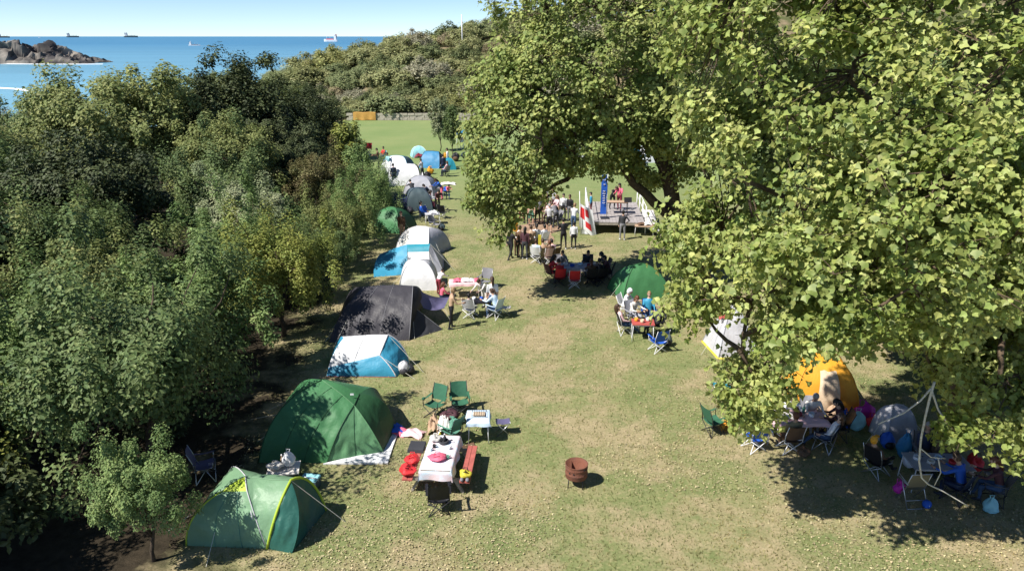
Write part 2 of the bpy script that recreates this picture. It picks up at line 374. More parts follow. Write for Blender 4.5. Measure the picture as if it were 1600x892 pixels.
def tree(proto, x, y, sc, leaf, label, cat='tree', name='tree', group=None, szf=1.0, z=None, rz=None, trunk=True, tm=None):
    z = float(height(x, y)) if z is None else z
    t = thing(name, label, cat, (x, y, z), random.uniform(0, 6.28) if rz is None else rz, group); t.scale = (sc, sc, sc * szf)
    c = link('crown', PROTO[proto][0], t); set_mat(c, LM[leaf] if isinstance(leaf, str) else leaf); c['kind'] = 'stuff'
    if trunk:
        k = link('trunk', PROTO[proto][1], t)
        if tm: set_mat(k, tm)
    return t
GW = 'trees of the wood beside the tents'
tree('small_c', -7.95, 13.4, .50, 'green', 'small light green tree with bare thin stem beside the lime topped tent', szf=1.28, group=GW, rz=1.0)
for a in [
    ('small_a', -9.6, 16.9, 1.24, 'mid', 'bushy mid green tree behind the lime topped tent'),
    ('small_b', -12.6, 18.6, 1.10, 'green', 'feathery light green tree left of the large green tent, nearer one'),
    ('small_c', -10.1, 21.6, 1.05, 'green', 'bright feathery green tree overhanging the large green tent'),
    ('small_a', -13.2, 22.8, 1.05, 'olive', 'olive tree with upright shoots standing between the near wood trees'),
    ('small_b', -8.9, 26.2, 1.0, 'yellow', 'yellowish green small tree left of the dark grey tent'),
    ('small_a', -11.4, 29.8, .98, 'green', 'loose green tree behind the dark grey tent'),
    ('small_c', -12.4, 33.4, 1.02, 'grey', 'whitish grey green tree in the middle of the wood edge'),
    ('small_b', -8.7, 34.4, .82, 'olive', 'small olive tree left of the blue cabin tent'),
    ('small_a', -8.5, 39.4, .86, 'green', 'small green tree left of the cream dome tent'),
    ('small_c', -11.6, 43.5, .95, 'brown', 'tree with browning leaves beside the far green tent'),
    ('small_b', -9.0, 45.0, .78, 'green', 'low bushy tree beside the navy tent in the shade'),
    ('small_a', -15.2, 14.2, 1.1, 'yellow', 'olive green tree at the lower left edge of the wood'),
    ('small_c', -13.2, 11.6, 1.0, 'dark', 'tree in the dark lower left corner of the picture'),  # dark leaf colour stands in for shade falling on this corner
    ('small_b', -16.8, 19.4, 1.15, 'olive', 'olive tree at the left edge of the picture, middle height'),
    ('small_b', -16.2, 26.4, 1.2, 'mid', 'dark green tree deep in the wood behind the feathery ones'),
    ('small_a', -15.2, 37.0, 1.2, 'mid', 'green tree between the grey green tree and the tall dark tree'),
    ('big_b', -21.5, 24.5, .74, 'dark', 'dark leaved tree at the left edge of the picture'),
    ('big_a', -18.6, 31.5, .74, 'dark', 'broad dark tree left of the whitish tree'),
    ('big_b', -24.4, 31.5, .80, 'mid', 'mid green tree at the far left of the wood'),
    ('big_c', -19.0, 51.8, 1.03, 'dark', 'tall dark evergreen tree crowning the wood'),
    ('big_b', -24.6, 45.6, 1.06, 'olive', 'tall olive green tree highest against the sea'),
    ('big_a', -17.2, 44.0, .70, 'olive', 'olive tree with bare brown twigs below its crown'),
    ('big_a', -16.0, 57.2, .72, 'dark', 'dark round tree next to the far white tents'),
    ('big_a', -30.0, 49.0, .82, 'mid', 'green tree left of the tallest olive tree'),
    ('big_b', -37.5, 57.5, .66, 'brown', 'brownish green tree below the shore at left'),
    ('big_c', -27.5, 37.5, .84, 'olive', 'wide olive tree at the left side of the wood'),
    ('big_a', -33.5, 41.5, .74, 'dark', 'dark tree at the left edge below the sea'),
    ('big_b', -46.0, 56.0, .62, 'mid', 'low tree at the far left shoreline'),
    ('big_b', -22.8, 62.0, .94, 'olive', 'tall olive tree behind the dark evergreen'),
    ('big_c', -18.8, 68.0, .70, 'dark', 'dark tree at the near corner of the far field'),
    ('big_a', -28.5, 70.0, .70, 'mid', 'green tree behind the wood towards the hillside'),
    ('big_b', -24.0, 79.0, .68, 'olive', 'olive tree at the left side of the far field'),
    ('big_a', -29.0, 89.0, .6, 'mid', 'green tree below the hillside shrubs at left'),
    ('big_c', -36.0, 80.0, .72, 'olive', 'olive tree between the wood and the hillside'),
    ('small_c', -8.3, 31.0, .66, 'mid', 'small tree at the left rear corner of the charcoal tent'),
    ('big_c', -15.0, 48.6, .62, 'dark', 'round tree coloured dark for shade in front of the tall evergreen'),  # extra tree, its dark leaf colour carries the shaded zone
]: tree(*a, group=GW)
tree('slim', -11.4, 51.5, 1.15, 'yellow', 'slender yellow green sapling in front of the far white tents')
tree('slim', -9.9, 47.0, .95, 'green', 'slender green sapling beside the navy tent')
FS = 'saplings on the far field'
tree('slim', -7.3, 74.5, 1.1, 'grey', 'tall thin sapling on the far field, left one', group=FS)
tree('slim', -5.75, 70.8, 1.0, 'mid', 'bushier sapling on the far field below the blue canopy', group=FS)

# undergrowth along the wood's edge and in its shade
UB = ['low bush at the left foot of the small white dome tent', 'low bush left of the cream dome tent', 'low green bush left of the half hidden green tent', 'dark bush left of the navy tent', 'bush in shade behind the charcoal tent', 'dark low bush left of the large green tent', 'bush under the feathery tree at left', 'dark bush in the shade at the lower left', 'bush deep in the wood at the left', 'dark bush under the whitish tree', 'bush beneath the olive tree with bare twigs', 'bush in front of the tall dark evergreen', 'dark bush left of the far white tents', 'bush at the near left corner of the far field', 'small bush in front of the far dark red table']
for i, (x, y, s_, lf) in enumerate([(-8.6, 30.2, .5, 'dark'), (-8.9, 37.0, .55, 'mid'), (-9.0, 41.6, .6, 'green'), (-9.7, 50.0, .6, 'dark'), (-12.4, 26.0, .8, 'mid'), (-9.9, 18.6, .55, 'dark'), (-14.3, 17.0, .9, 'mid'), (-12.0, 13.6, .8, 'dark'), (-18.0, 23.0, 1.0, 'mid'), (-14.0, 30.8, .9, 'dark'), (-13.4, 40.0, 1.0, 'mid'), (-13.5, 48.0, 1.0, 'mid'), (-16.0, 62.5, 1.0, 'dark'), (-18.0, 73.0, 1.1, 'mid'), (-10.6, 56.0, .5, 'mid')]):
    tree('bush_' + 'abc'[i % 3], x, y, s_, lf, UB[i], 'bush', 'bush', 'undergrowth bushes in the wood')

# hillside scrub
HB = {'olive': 'rounded olive green shrub on the hillside', 'grey': 'rounded greyish shrub on the hillside', 'mid': 'rounded dark green shrub on the hillside', 'yellow': 'yellowish green shrub on the hillside', 'brown': 'brownish shrub on the hillside'}
HM = {'olive': leafm('scrub_olive', (0.165, 0.178, 0.072), (0.21, 0.212, 0.10), up_=1), 'grey': leafm('scrub_grey', (0.205, 0.20, 0.135), (0.235, 0.225, 0.155), up_=1), 'mid': leafm('scrub_green', (0.105, 0.13, 0.056), (0.15, 0.168, 0.075), up_=1), 'yellow': leafm('scrub_yellow', (0.21, 0.215, 0.08), up_=1), 'brown': leafm('scrub_brown', (0.20, 0.17, 0.105), up_=1)}
pts = []
def try_bush(x, y, s_):
    for q in pts:
        if (q[0] - x) ** 2 + (q[1] - y) ** 2 < (0.80 * (q[2] + s_)) ** 2: return False
    pts.append((x, y, s_)); return True
k = 0
while k < 9000 and len(pts) < 285:
    k += 1; y = 106 + 80 * random.random() ** 1.5; x = random.uniform(-62, 14) if random.random() < .9 else random.uniform(14, 60)
    if x > -2 + (y - 100) * .25 + 30: continue
    if float(height(x, y)) < -1.5: continue
    if abs(x + 9) < 6 and 141 < y < 147: continue
    try_bush(x, y, random.choice([1.0, 1.2, 1.5, 1.5, 1.9, 2.3]) if x < 14 else random.uniform(2.6, 3.6))
for x, y, s_ in pts:
    kd = random.choices(['olive', 'grey', 'mid', 'yellow', 'brown'], [.44, .13, .34, .06, .03])[0]
    t = tree('bush_' + random.choice('abc'), x, y, s_ * .95, HM[kd], HB[kd], 'shrub', 'shrub', 'hillside ' + {'mid': 'dark green'}.get(kd, kd) + ' shrubs', szf=random.uniform(.62, .88), z=float(height(x, y)) - .3, trunk=False)

# ------------------------------------------------------------------ the two large trees at the right
def big_tree(name, label, ells, base, n_cl, per, leafsize, tmpl, lm, cl_r, bark, nodes, seed, keep_in=0.62, up=0.4, gaps=()):
    random.seed(seed); t = thing(name, label, 'tree', base)
    vol = [e[3] * e[4] + e[4] * e[5] + e[3] * e[5] for e in ells]; cc = []; tries = 0
    while len(cc) < n_cl and tries < 60000:
        tries += 1; e = random.choices(ells, vol)[0]
        d = Vector((random.gauss(0, 1), random.gauss(0, 1), random.gauss(0, 1))).normalized(); r = random.uniform(.62, 1.0)
        k = 1 + .22 * noise.noise(d * 2.3 + Vector((seed, e[0], 0)))
        p = (e[0] + d.x * e[3] * r * k, e[1] + d.y * e[4] * r * k, e[2] + d.z * e[5] * r * k)
        if any(((p[0] - q[0]) / q[3]) ** 2 + ((p[1] - q[1]) / q[4]) ** 2 + ((p[2] - q[2]) / q[5]) ** 2 < keep_in ** 2 for q in ells if q is not e): continue
        if any(((p[0] - q.x) / r_[0]) ** 2 + ((p[1] - q.y) / r_[1]) ** 2 + ((p[2] - q.z) / r_[2]) ** 2 < 1 for q, r_ in gaps): continue
        cc.append(p)
    ca = np.array(cc); cr = cl_r * rng.uniform(.5, 1.25, len(ca))
    cen = np.mean(ca, 0)
    pos, nr = clusters_to_leaves(ca, cr, per, cen, up=up, outw=.5, rnd=1.0, stretch=(1, 1, .85))
    sz = leafsize * rng.uniform(.45, 1.45, len(pos))
    b = np.array(base)
    m = MB(); all_nodes = []
    for pl, r0, r1 in nodes:
        P_ = [Vector(p) - Vector(base) for p in pl]
        full = []
        for i in range(len(P_) - 1):
            for q in range(4): full.append(P_[i].lerp(P_[i + 1], q / 4) + Vector((random.gauss(0, 1), random.gauss(0, 1), random.gauss(0, 1))) * .05)
        full.append(P_[-1]); rs = [r0 + (r1 - r0) * i / (len(full) - 1) for i in range(len(full))]
        m.tube(full, rs, 9); all_nodes += full
    m.build('trunk', bark, t)
    m = MB()
    seeds = random.sample(cc, len(cc) // 11); second = []
    for p in sorted(seeds, key=lambda a: (Vector(a) - Vector(base)).length):
        q = (Vector(p) - Vector(base)) * .94; s_ = min(all_nodes + second, key=lambda a: (a - q).length + max(0, a.z - q.z + .5) * .6)
        second += limb(m, s_, q, .06, .02, .10, 6, 5, sag=.04)[1:]
    for p in cc:
        q = Vector(p) - Vector(base); s_ = min(second, key=lambda a: (a - q).length)
        limb(m, s_, q, .022, .006, .10, 5, 3, sag=.03)
        for _ in range(3):
            d = Vector((random.gauss(0, 1), random.gauss(0, 1), random.gauss(0, .7))).normalized() * cl_r * random.uniform(.6, 1.0)
            limb(m, q, q + d, .012, .004, .1, 4, 2)
    m.build('branches', bark_brown, t)['kind'] = 'stuff'
    return t, pos - b, nr, sz
EA = [(10.2, 16.0, 11.0, 6.0, 3.6, 4.4), (5.8, 15.0, 8.2, 2.6, 2.2, 2.5), (4.95, 14.9, 6.5, 1.9, 1.7, 1.8), (8.2, 15.0, 6.3, 2.7, 2.0, 2.0), (12.0, 14.6, 6.4, 2.8, 2.2, 2.8),
      (5.3, 14.3, 4.3, .6, .7, 1.3), (5.3, 14.3, 4.5, .75, .8, 1.2), (5.1, 14.2, 3.9, .5, .6, 1.1), (5.1, 14.2, 4.0, .55, .65, 1.1), (5.0, 14.2, 3.8, .5, .5, .9), (5.6, 12.7, 6.6, 1.5, 1.3, 1.2), (7.6, 12.8, 7.7, 2.8, 1.6, 2.2), (5.15, 14.7, 6.6, 2.0, 1.5, 1.5), (6.6, 14.4, 5.9, 1.6, 1.3, 1.2), (5.1, 15.2, 10.6, 2.1, 1.8, 2.4), (6.6, 15.2, 13.2, 3, 2, 2), (9.2, 15.0, 5.5, 1.0, 1.2, 1.1), (10.4, 14.8, 4.7, 1.5, 1.4, 1.3), (9.7, 13.2, 3.5, .9, .9, 1.1), (11.4, 13.0, 3.4, 1.5, 1.1, 1.4), (7.2, 14.6, 9.8, 2.8, 2.2, 2.4), (13.5, 15.5, 9, 3.4, 2.6, 3.2)]
bA = (11.6, 17.0, -.1)
leafA = leafm('leaf_broad_near', (0.172, 0.215, 0.05), (0.26, 0.282, 0.098), trans=.44, isl=.34, hue=.02, scale=.7, rough=.5, spec=.4)
nodesA = [([bA, (11.4, 16.8, 3), (10.8, 16.4, 6), (10.2, 16.2, 9), (10.4, 16.2, 13)], .34, .10), ([(11.1, 16.6, 4.2), (8.6, 15.6, 6.2), (6.2, 15.0, 7.6), (4.8, 14.8, 8.2)], .16, .04),
          ([(11.0, 16.5, 5), (8.4, 15.2, 5.9), (5.2, 14.8, 6.0), (4.9, 14.3, 4.6)], .12, .03), ([(10.6, 16.3, 7), (8.5, 15.2, 9), (6.5, 14.6, 10.2)], .13, .04), ([(11.0, 16.4, 5.2), (12.5, 15.2, 6.8), (14, 15, 9)], .14, .04), ([(11.2, 16.6, 3.9), (10.4, 14.6, 5.2), (9.9, 13.6, 5.0), (9.9, 13.4, 4.3)], .09, .045)]
tA, posA, nrA, szA = big_tree('leafy_tree', 'large broad leaved tree with pale bare lower branches filling the right side', EA, bA, 1300, 100, .116, T_LOBED, leafA, .58, bark_brown, nodesA, 21, gaps=((A(1140, 524, 14.4), (.62, 3.2, .80)), (A(1290, 606, 14.4), (.8, 3.2, .85))))
# the 300 leaves that show largest are parts of their own
camv = np.array([0, 0, CAM_H]) - (posA + np.array(bA)); dist = np.linalg.norm(camv, axis=1); face = np.abs((unit(nrA) * unit(camv)).sum(1))
score = face * szA / dist
pw = posA + np.array(bA); zc_ = pw[:, 1] * _c - (pw[:, 2] - CAM_H) * _s
inv = (np.abs(pw[:, 0] / zc_) * FPX < 790) & (np.abs(((pw[:, 2] - CAM_H) * _c + pw[:, 1] * _s) / zc_) * FPX < 440)
score = np.where(inv, score, 0); top = np.argsort(-score)[:300]; rest = np.setdiff1d(np.arange(len(posA)), top)
h1, h2 = rest[::2], rest[1::2]
tv_, tf_ = T_LOBED; fold = (tv_ * np.array([1, .78, 1]) + np.abs(tv_[:, 1:2]) * np.array([[0, 0, .42]]), tf_)
v1, f1 = leaf_arrays(posA[h1], nrA[h1], szA[h1], T_LOBED); v2, f2 = leaf_arrays(posA[h2], nrA[h2], szA[h2] * 1.08, fold)
link('crown', fast_mesh('crown', np.concatenate([v1, v2]), np.concatenate([f1, f2 + len(v1)]), leafA), tA)['kind'] = 'stuff'
lv, lf = T_LOBED
leaf_me = [fast_mesh('leaf', lv * np.array([1, w, 1 + 2 * c_]), lf, leafA) for w, c_ in ((1, 0), (.9, .6), (1.08, -.4))]
for i in top:
    o = link('leaf', leaf_me[i % 3], tA); n_ = Vector(nrA[i]).normalized(); r_ = Vector((random.gauss(0, 1), random.gauss(0, 1), random.gauss(0, 1) - .8))
    t_ = (r_ - n_ * r_.dot(n_)).normalized(); b_ = n_.cross(t_); s_ = float(szA[i])
    M_ = Matrix((t_ * s_, b_ * s_, n_ * s_)).transposed().to_4x4(); M_.translation = Vector(posA[i]); o.matrix_local = M_
# pale bare lower branches
m = MB(); Yb = 13.4
for pl, r0, r1 in [([(1460, 596), (1453, 620), (1446, 650), (1439, 685), (1436, 720), (1440, 746), (1450, 756), (1475, 768), (1512, 790)], .028, .012), ([(1455, 608), (1466, 640), (1488, 672), (1520, 700)], .024, .011), ([(1455, 606), (1438, 626), (1412, 645), (1372, 662)], .022, .012), ([(1438, 700), (1455, 714), (1477, 716)], .015, .009), ([(1466, 716), (1470, 738), (1460, 758)], .014, .009)]:
    P_ = [A(px, py, Yb) - Vector(bA) for px, py in pl]; full = []
    for i in range(len(P_) - 1):
        for q in range(3): full.append(P_[i].lerp(P_[i + 1], q / 3))
    full.append(P_[-1]); m.tube(full, [r0 + (r1 - r0) * i / (len(full) - 1) for i in range(len(full))], 7)
m.build('bare_branch', bark_pale, tA)

EB = [(3.75, 32.2, 10.6, 5.1, 3.4, 4.4), (-.05, 30.5, 6.7, 2.1, 2.0, 2.7), (-.45, 29.9, 5.2, 1.5, 1.2, 1.6), (5.3, 32.4, 6.2, 2.2, 1.2, .8), (3.8, 32.2, 6.2, 2.8, 1.6, .8), (6.6, 33.0, 5.6, 1.5, 1.2, 1.2), (-.75, 29.8, 4.6, 1.0, 1.0, 1.7), (7.8, 32.4, 10.2, 3.6, 3.0, 4.6), (4.4, 31.8, 8.6, 3.0, 2.4, 1.7), (1.6, 31.4, 9, 2.6, 2.2, 2.6), (9.2, 31.5, 7.0, 2.2, 2, 2.4), (3.0, 31.0, 6.4, 1.6, 1.2, 1.0), (.2, 31.0, 8.6, 2.2, 1.8, 1.6), (5.6, 31.4, 6.9, 2.2, 1.4, .9)]
bB = (9.2, 33.2, -.1)
leafB = leafm('leaf_broad_far', (0.148, 0.19, 0.05), (0.216, 0.24, 0.08), trans=.40, isl=.32, hue=.02, scale=.6)
nodesB = [([bB, A(1062, 345, 33), A(1026, 232, 33), A(1012, 200, 32.8), A(1040, 140, 32.6), A(1075, 60, 32.4)], .42, .16), ([A(1014, 206, 32.8), A(960, 232, 32.3), A(905, 262, 31.8), A(868, 290, 31.4), A(835, 312, 31.2)], .19, .05),
          ([A(905, 262, 31.8), A(870, 225, 31.5), A(820, 190, 31.2), A(775, 175, 31)], .09, .03), ([A(1045, 338, 32.6), A(1000, 292, 32.2), A(966, 262, 32)], .24, .15), ([A(1012, 200, 32.8), A(960, 150, 32), A(900, 90, 31.8), A(860, 30, 31.8)], .15, .05), ([A(960, 150, 32), A(860, 150, 31.6), A(800, 120, 31.3)], .08, .03), ([A(868, 290, 31.4), A(845, 330, 30.9), A(800, 340, 30.6)], .05, .02)]
tB, posB, nrB, szB = big_tree('broad_tree', 'tall spreading tree with dark leaning trunk and drooping limb beside the stage', EB, bB, 980, 80, .145, T_BROAD, leafB, .62, bark_m, nodesB, 33)
v, f = leaf_arrays(posB, nrB, szB, T_BROAD); link('crown', fast_mesh('crown', v, f, leafB), tB)['kind'] = 'stuff'
GR = 'shaded trees behind the large right tree'
for a in [('big_c', 15.0, 23.5, 1.15, 'mid', 'shaded green tree close behind the broad leaved right tree'), ('big_a', 15.5, 32.0, 1.2, 'mid', 'green tree glimpsed between the two large right trees'), ('big_b', 20.0, 27.0, 1.2, 'dark', 'dark tree deep behind the right tree crown')]: tree(*a, group=GR)

# ------------------------------------------------------------------ tents
def fab(name, rgb, rough=0.55, trans=0.12, var=0.10): return mat('cloth_' + name, rgb, rough, var, 2.5, 0.35, 14, trans=trans, spec=0.35)
C = dict(
    forest=fab('forest', (0.06, 0.20, 0.08)), forest_shade_trim=fab('forest_shade_trim', (0.03, 0.10, 0.042)), forest_light=fab('forest_light', (0.11, 0.26, 0.125)), sage=fab('sage', (0.19, 0.335, 0.195), .45), lime=fab('lime', (0.42, 0.56, 0.05)),  # darker forest copy puts shade into side panels, also colours seams and sleeves
    teal_door=fab('teal_door', (0.03, 0.12, 0.095), .4), white=fab('white', (0.78, 0.79, 0.82), .6), cream=fab('cream', (0.74, 0.71, 0.66), .6), skyblue=fab('skyblue', (0.045, 0.29, 0.46), .5),
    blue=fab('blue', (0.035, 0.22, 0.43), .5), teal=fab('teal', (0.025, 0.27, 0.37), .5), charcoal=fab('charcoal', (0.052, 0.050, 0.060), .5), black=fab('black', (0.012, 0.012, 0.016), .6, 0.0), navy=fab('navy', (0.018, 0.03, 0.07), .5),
    grey=fab('grey', (0.36, 0.37, 0.42), .5), lightgrey=fab('lightgrey', (0.55, 0.55, 0.58), .5), slate=fab('slate', (0.075, 0.11, 0.125), .5), orange=fab('orange', (0.76, 0.36, 0.035), .55), sand=fab('sand', (0.66, 0.52, 0.37), .6), ochre=fab('ochre', (0.56, 0.31, 0.08), .8, 0), yellow=fab('yellow', (0.72, 0.62, 0.07), .5),
    cyan=fab('cyan', (0.34, 0.68, 0.75), .5), purple_grey=fab('purple_grey', (0.13, 0.12, 0.22), .5), red=fab('red', (0.58, 0.03, 0.035), .6, 0), darkred=fab('darkred', (0.20, 0.02, 0.04), .6, 0), pink=fab('pink', (0.72, 0.14, 0.22), .6, 0), palepink=fab('palepink', (0.76, 0.50, 0.52), .7, 0),
    magenta=fab('magenta', (0.46, 0.02, 0.30), .6, 0), royal=fab('royal', (0.02, 0.10, 0.48), .6, 0), denim=fab('denim', (0.045, 0.085, 0.17), .8, 0), brown=fab('brown', (0.13, 0.075, 0.045), .8, 0), tan=fab('tan', (0.44, 0.30, 0.20), .8, 0), maroon=fab('maroon', (0.075, 0.03, 0.04), .8, 0), offwhite=fab('offwhite', (0.70, 0.66, 0.62), .8, 0),
    paleblue=fab('paleblue', (0.55, 0.68, 0.80), .7, 0), seagreen=fab('seagreen', (0.10, 0.26, 0.19), .7, 0), cherry=fab('cherry', (0.40, 0.08, 0.07), .7, 0), chair_green=fab('chair_green', (0.035, 0.13, 0.075), .7, 0), khaki=fab('khaki', (0.20, 0.17, 0.10), .8, 0), darkgrey=fab('darkgrey', (0.04, 0.042, 0.05), .8, 0), midgrey=fab('midgrey', (0.20, 0.20, 0.22), .8, 0),
)
metal_m = mat('grey_metal', (0.45, 0.46, 0.48), 0.35, 0.1, 8, metal=0.85)
white_metal = mat('white_tube', (0.75, 0.75, 0.76), 0.4, 0.08, 8)
dark_metal = mat('dark_tube', (0.025, 0.025, 0.03), 0.45, 0.1, 8)
rope_m = mat('rope', (0.62, 0.60, 0.52), 0.8, 0.1, 8)
def vec(p): return p if isinstance(p, Vector) else (G(*p) if len(p) == 2 else A(*p))
class Tent:
    def __init__(s, name, label, pts, edges=None):
        s.p = {k: vec(v) for k, v in pts.items()}; base = [v for v in s.p.values() if v.z < .05]
        s.o = Vector((sum(v.x for v in base) / len(base), sum(v.y for v in base) / len(base), 0)); s.t = thing(name, label, 'tent', s.o)
        s.e = {}
        for (a, b), off in (edges or {}).items(): s.e[(a, b)] = s.e[(b, a)] = Vector(off)
    def curve(s, a, b, t): return s.p[a].lerp(s.p[b], t) + s.e.get((a, b), Vector()) * (4 * t * (1 - t))
    def panel(s, part, m, vs, sag=0.0, wr=0.012, n=14, label=None, seams=(), sm_=None):
        a, b, c = vs[:3]; d = vs[3] if len(vs) == 4 else c; P = s.p
        nrm = (P[b] - P[a]).cross(P[c] - P[a]).normalized(); sd = hash_(part) % 97
        def fn(u, v):
            q = s.curve(a, b, u) * (1 - v) + (s.curve(d, c, u) if d != c else P[c]) * v + s.curve(a, d, v) * (1 - u) + s.curve(b, c, v) * u
            q -= (P[a] * (1 - u) + P[b] * u) * (1 - v) + (P[d] * (1 - u) + P[c] * u) * v
            w = 16 * u * (1 - u) * v * (1 - v); ww = min(1, w * 2.5)
            if len(vs) == 3: ww *= (1 - v)
            k = noise.noise(q * 3.1 + Vector((sd, 0, 0))) * .7 + noise.noise(Vector((q.x * 9, q.y * 9, q.z * 2.5)) + Vector((0, sd, 0))) * .45
            return q + nrm * (sag * w + wr * 2.2 * k * ww) - s.o
        mb = MB(); mb.grid(fn, n, n); o = mb.build(part, m, s.t)
        if label: o['label'] = label
        for u0 in seams: MB().tube([fn(u0, k / 16) + nrm * .004 for k in range(17)], .009, 5).build('seam', sm_ or m, o)
        return o
    def pole(s, chain, r=0.014, m=None, name='pole'):
        pts = []
        for i in range(len(chain) - 1):
            for k in range(9): pts.append(s.curve(chain[i], chain[i + 1], k / 9) - s.o)
        pts.append(s.p[chain[-1]] - s.o); MB().tube([q * 1.006 for q in pts], r, 6).build(name, m or dark_metal, s.t)
    def guy(s, a, b, r=0.007):
        MB().tube([vec(a) - s.o if not isinstance(a, str) else s.p[a] - s.o, vec(b) - s.o], r, 4).build('guy_line', rope_m, s.t)
    def sheet(s, m, pl, z=0.05):
        mb = MB(); pl = [vec(q) - s.o for q in pl]; n = len(pl)
        mb.add([(q.x, q.y, z) for q in pl] + [(q.x, q.y, .002) for q in pl], [tuple(range(n))] + [(i, i + n, (i + 1) % n + n, (i + 1) % n) for i in range(n)]); mb.build('groundsheet', m, s.t)
def hash_(s_): return sum((i + 3) * ord(c) for i, c in enumerate(s_))

# nearest: sage dome with lime cap and porch hoop
t = Tent('dome_tent', 'sage green dome tent with lime top and open porch, nearest tent', dict(fl=(292, 852), fm=(417, 857), bl=Vector((-7.35, 16.2, 0)), br=(509, 797), ap=(384, 744, 14.75), cl=(346, 768, 14.45), cr=(386, 767, 14.3), ht=(454, 750, 14.5), vn=(456, 864)),
         {('fl', 'cl'): (-.16, -.12, .15), ('cl', 'ap'): (-.02, -.02, .04), ('fm', 'cr'): (.02, -.10, .10), ('cr', 'ap'): (0, -.02, .04), ('bl', 'ap'): (-.14, .2, .28), ('fm', 'ht'): (.03, -.20, .20), ('br', 'ht'): (.0, .22, .22), ('ap', 'ht'): (0, 0, -.03), ('vn', 'ht'): (.22, -.12, .10), ('br', 'ap'): (0, .2, .2), ('fm', 'ap'): (0, -.2, .22)})
fp = t.panel('front_panel', C['sage'], ['fl', 'fm', 'cr', 'cl'], -.03, .035, 24, seams=(.36, .7), sm_=C['seagreen']); t.panel('top_cap', C['lime'], ['cl', 'cr', 'ap'], 0, .006, 10, label='lime green top cap')
t.panel('roof_panel', C['sage'], ['fm', 'ht', 'ap', 'cr'], -.05, .02, 18); t.panel('side_panel', C['sage'], ['bl', 'fl', 'cl', 'ap'], 0, .02); t.panel('back_panel', C['sage'], ['br', 'bl', 'ap'], 0, .02); t.panel('roof_panel', C['sage'], ['ht', 'br', 'ap'], -.03, .02)
t.panel('door_panel', C['teal_door'], ['fm', 'vn', 'ht'], .03, .045, 22, label='dark teal porch door'); t.panel('door_panel', C['teal_door'], ['vn', 'br', 'ht'], -.18, .045, 22, label='dark teal porch door in shade')
t.pole(['fm', 'ht', 'br'], .032, C['lime'], 'hoop_trim'); t.pole(['fl', 'cl', 'ap', 'ht'], .012, C['sage'], 'pole_sleeve'); t.pole(['fm', 'cr', 'ap', 'bl'], .014, C['lightgrey'], 'pole_sleeve')
t.pole(['fl', 'cl'], .02, C['lime'], 'trim'); t.guy((338, 822, 14.05), (322, 885)); t.guy('ht', (540, 815)); t.guy('cl', (262, 830))
MB().ell(t.p['cr'] * .55 + t.p['fm'] * .45 - t.o + Vector((-.02, -.17, .19)), (.02, .01, .13), 8, 5).build('logo_patch', C['white'], fp)
# large forest green tent
t = Tent('family_tent', 'large forest green tent with crossed poles and pale groundsheet', dict(fl=(404, 723), fb=(511, 723), fc=(600, 708), rd=(617, 672), bl=Vector((-6.9, 20.1, 0)), br=Vector((-4.1, 20.6, 0)), r1=(503, 594, 18.75), r2=(561, 616, 18.7), x=(553, 633, 18.25)),
         {('fl', 'r1'): (-.25, -.1, .34), ('bl', 'r1'): (-.2, .2, .32), ('br', 'r2'): (.1, .2, .3), ('rd', 'r2'): (.22, .05, .28), ('fc', 'x'): (.05, -.10, .10), ('fb', 'x'): (-.02, -.14, .14), ('r1', 'r2'): (0, 0, .09), ('r1', 'x'): (0, -.02, .05)})
fp = t.panel('front_panel', C['forest'], ['fl', 'fb', 'x', 'r1'], -.05, .03, 26, seams=(.33, .66), sm_=C['forest_shade_trim']); t.panel('door_panel', C['forest_light'], ['fb', 'fc', 'x'], -.03, .045, 24, label='lighter green triangular door', seams=(.5,), sm_=C['forest_shade_trim']); t.panel('side_panel', C['forest_shade_trim'], ['fc', 'rd', 'r2', 'x'], -.03, .018, 18, label='green side coloured darker for shade')
t.panel('roof_panel', C['forest'], ['x', 'r2', 'r1'], 0, .008, 12); t.panel('back_panel', C['forest'], ['br', 'bl', 'r1', 'r2'], 0, .02); t.panel('side_panel', C['forest'], ['bl', 'fl', 'r1'], 0, .02); t.panel('side_panel', C['forest_shade_trim'], ['rd', 'br', 'r2'], 0, .02)
t.pole(['fb', 'x', 'r2'], .02, C['forest_shade_trim'], 'pole_sleeve'); t.pole(['fc', 'x', 'r1'], .014, C['forest_light'], 'pole_sleeve'); t.pole(['fl', 'r1'], .018, C['forest_shade_trim'], 'pole_sleeve')
t.sheet(C['white'], [(505, 726), (606, 725), (614, 700), (624, 672), (612, 676), (598, 704)])
mb = MB(); mb.box(A(550, 616, 18.45) - t.o, (.10, .015, .05)); mb.build('logo_patch', C['white'], fp)
mb = MB(); mb.box(A(456, 672, 18.0) - t.o + Vector((0, -.11, .05)), (.15, .02, .03)); mb.build('logo_patch', C['white'], fp)
for a_, b_ in (((470, 640, 18.0), (402, 690)), ((470, 640, 18.2), (392, 655)), ((480, 612, 18.4), (420, 640))): t.guy(a_, b_)
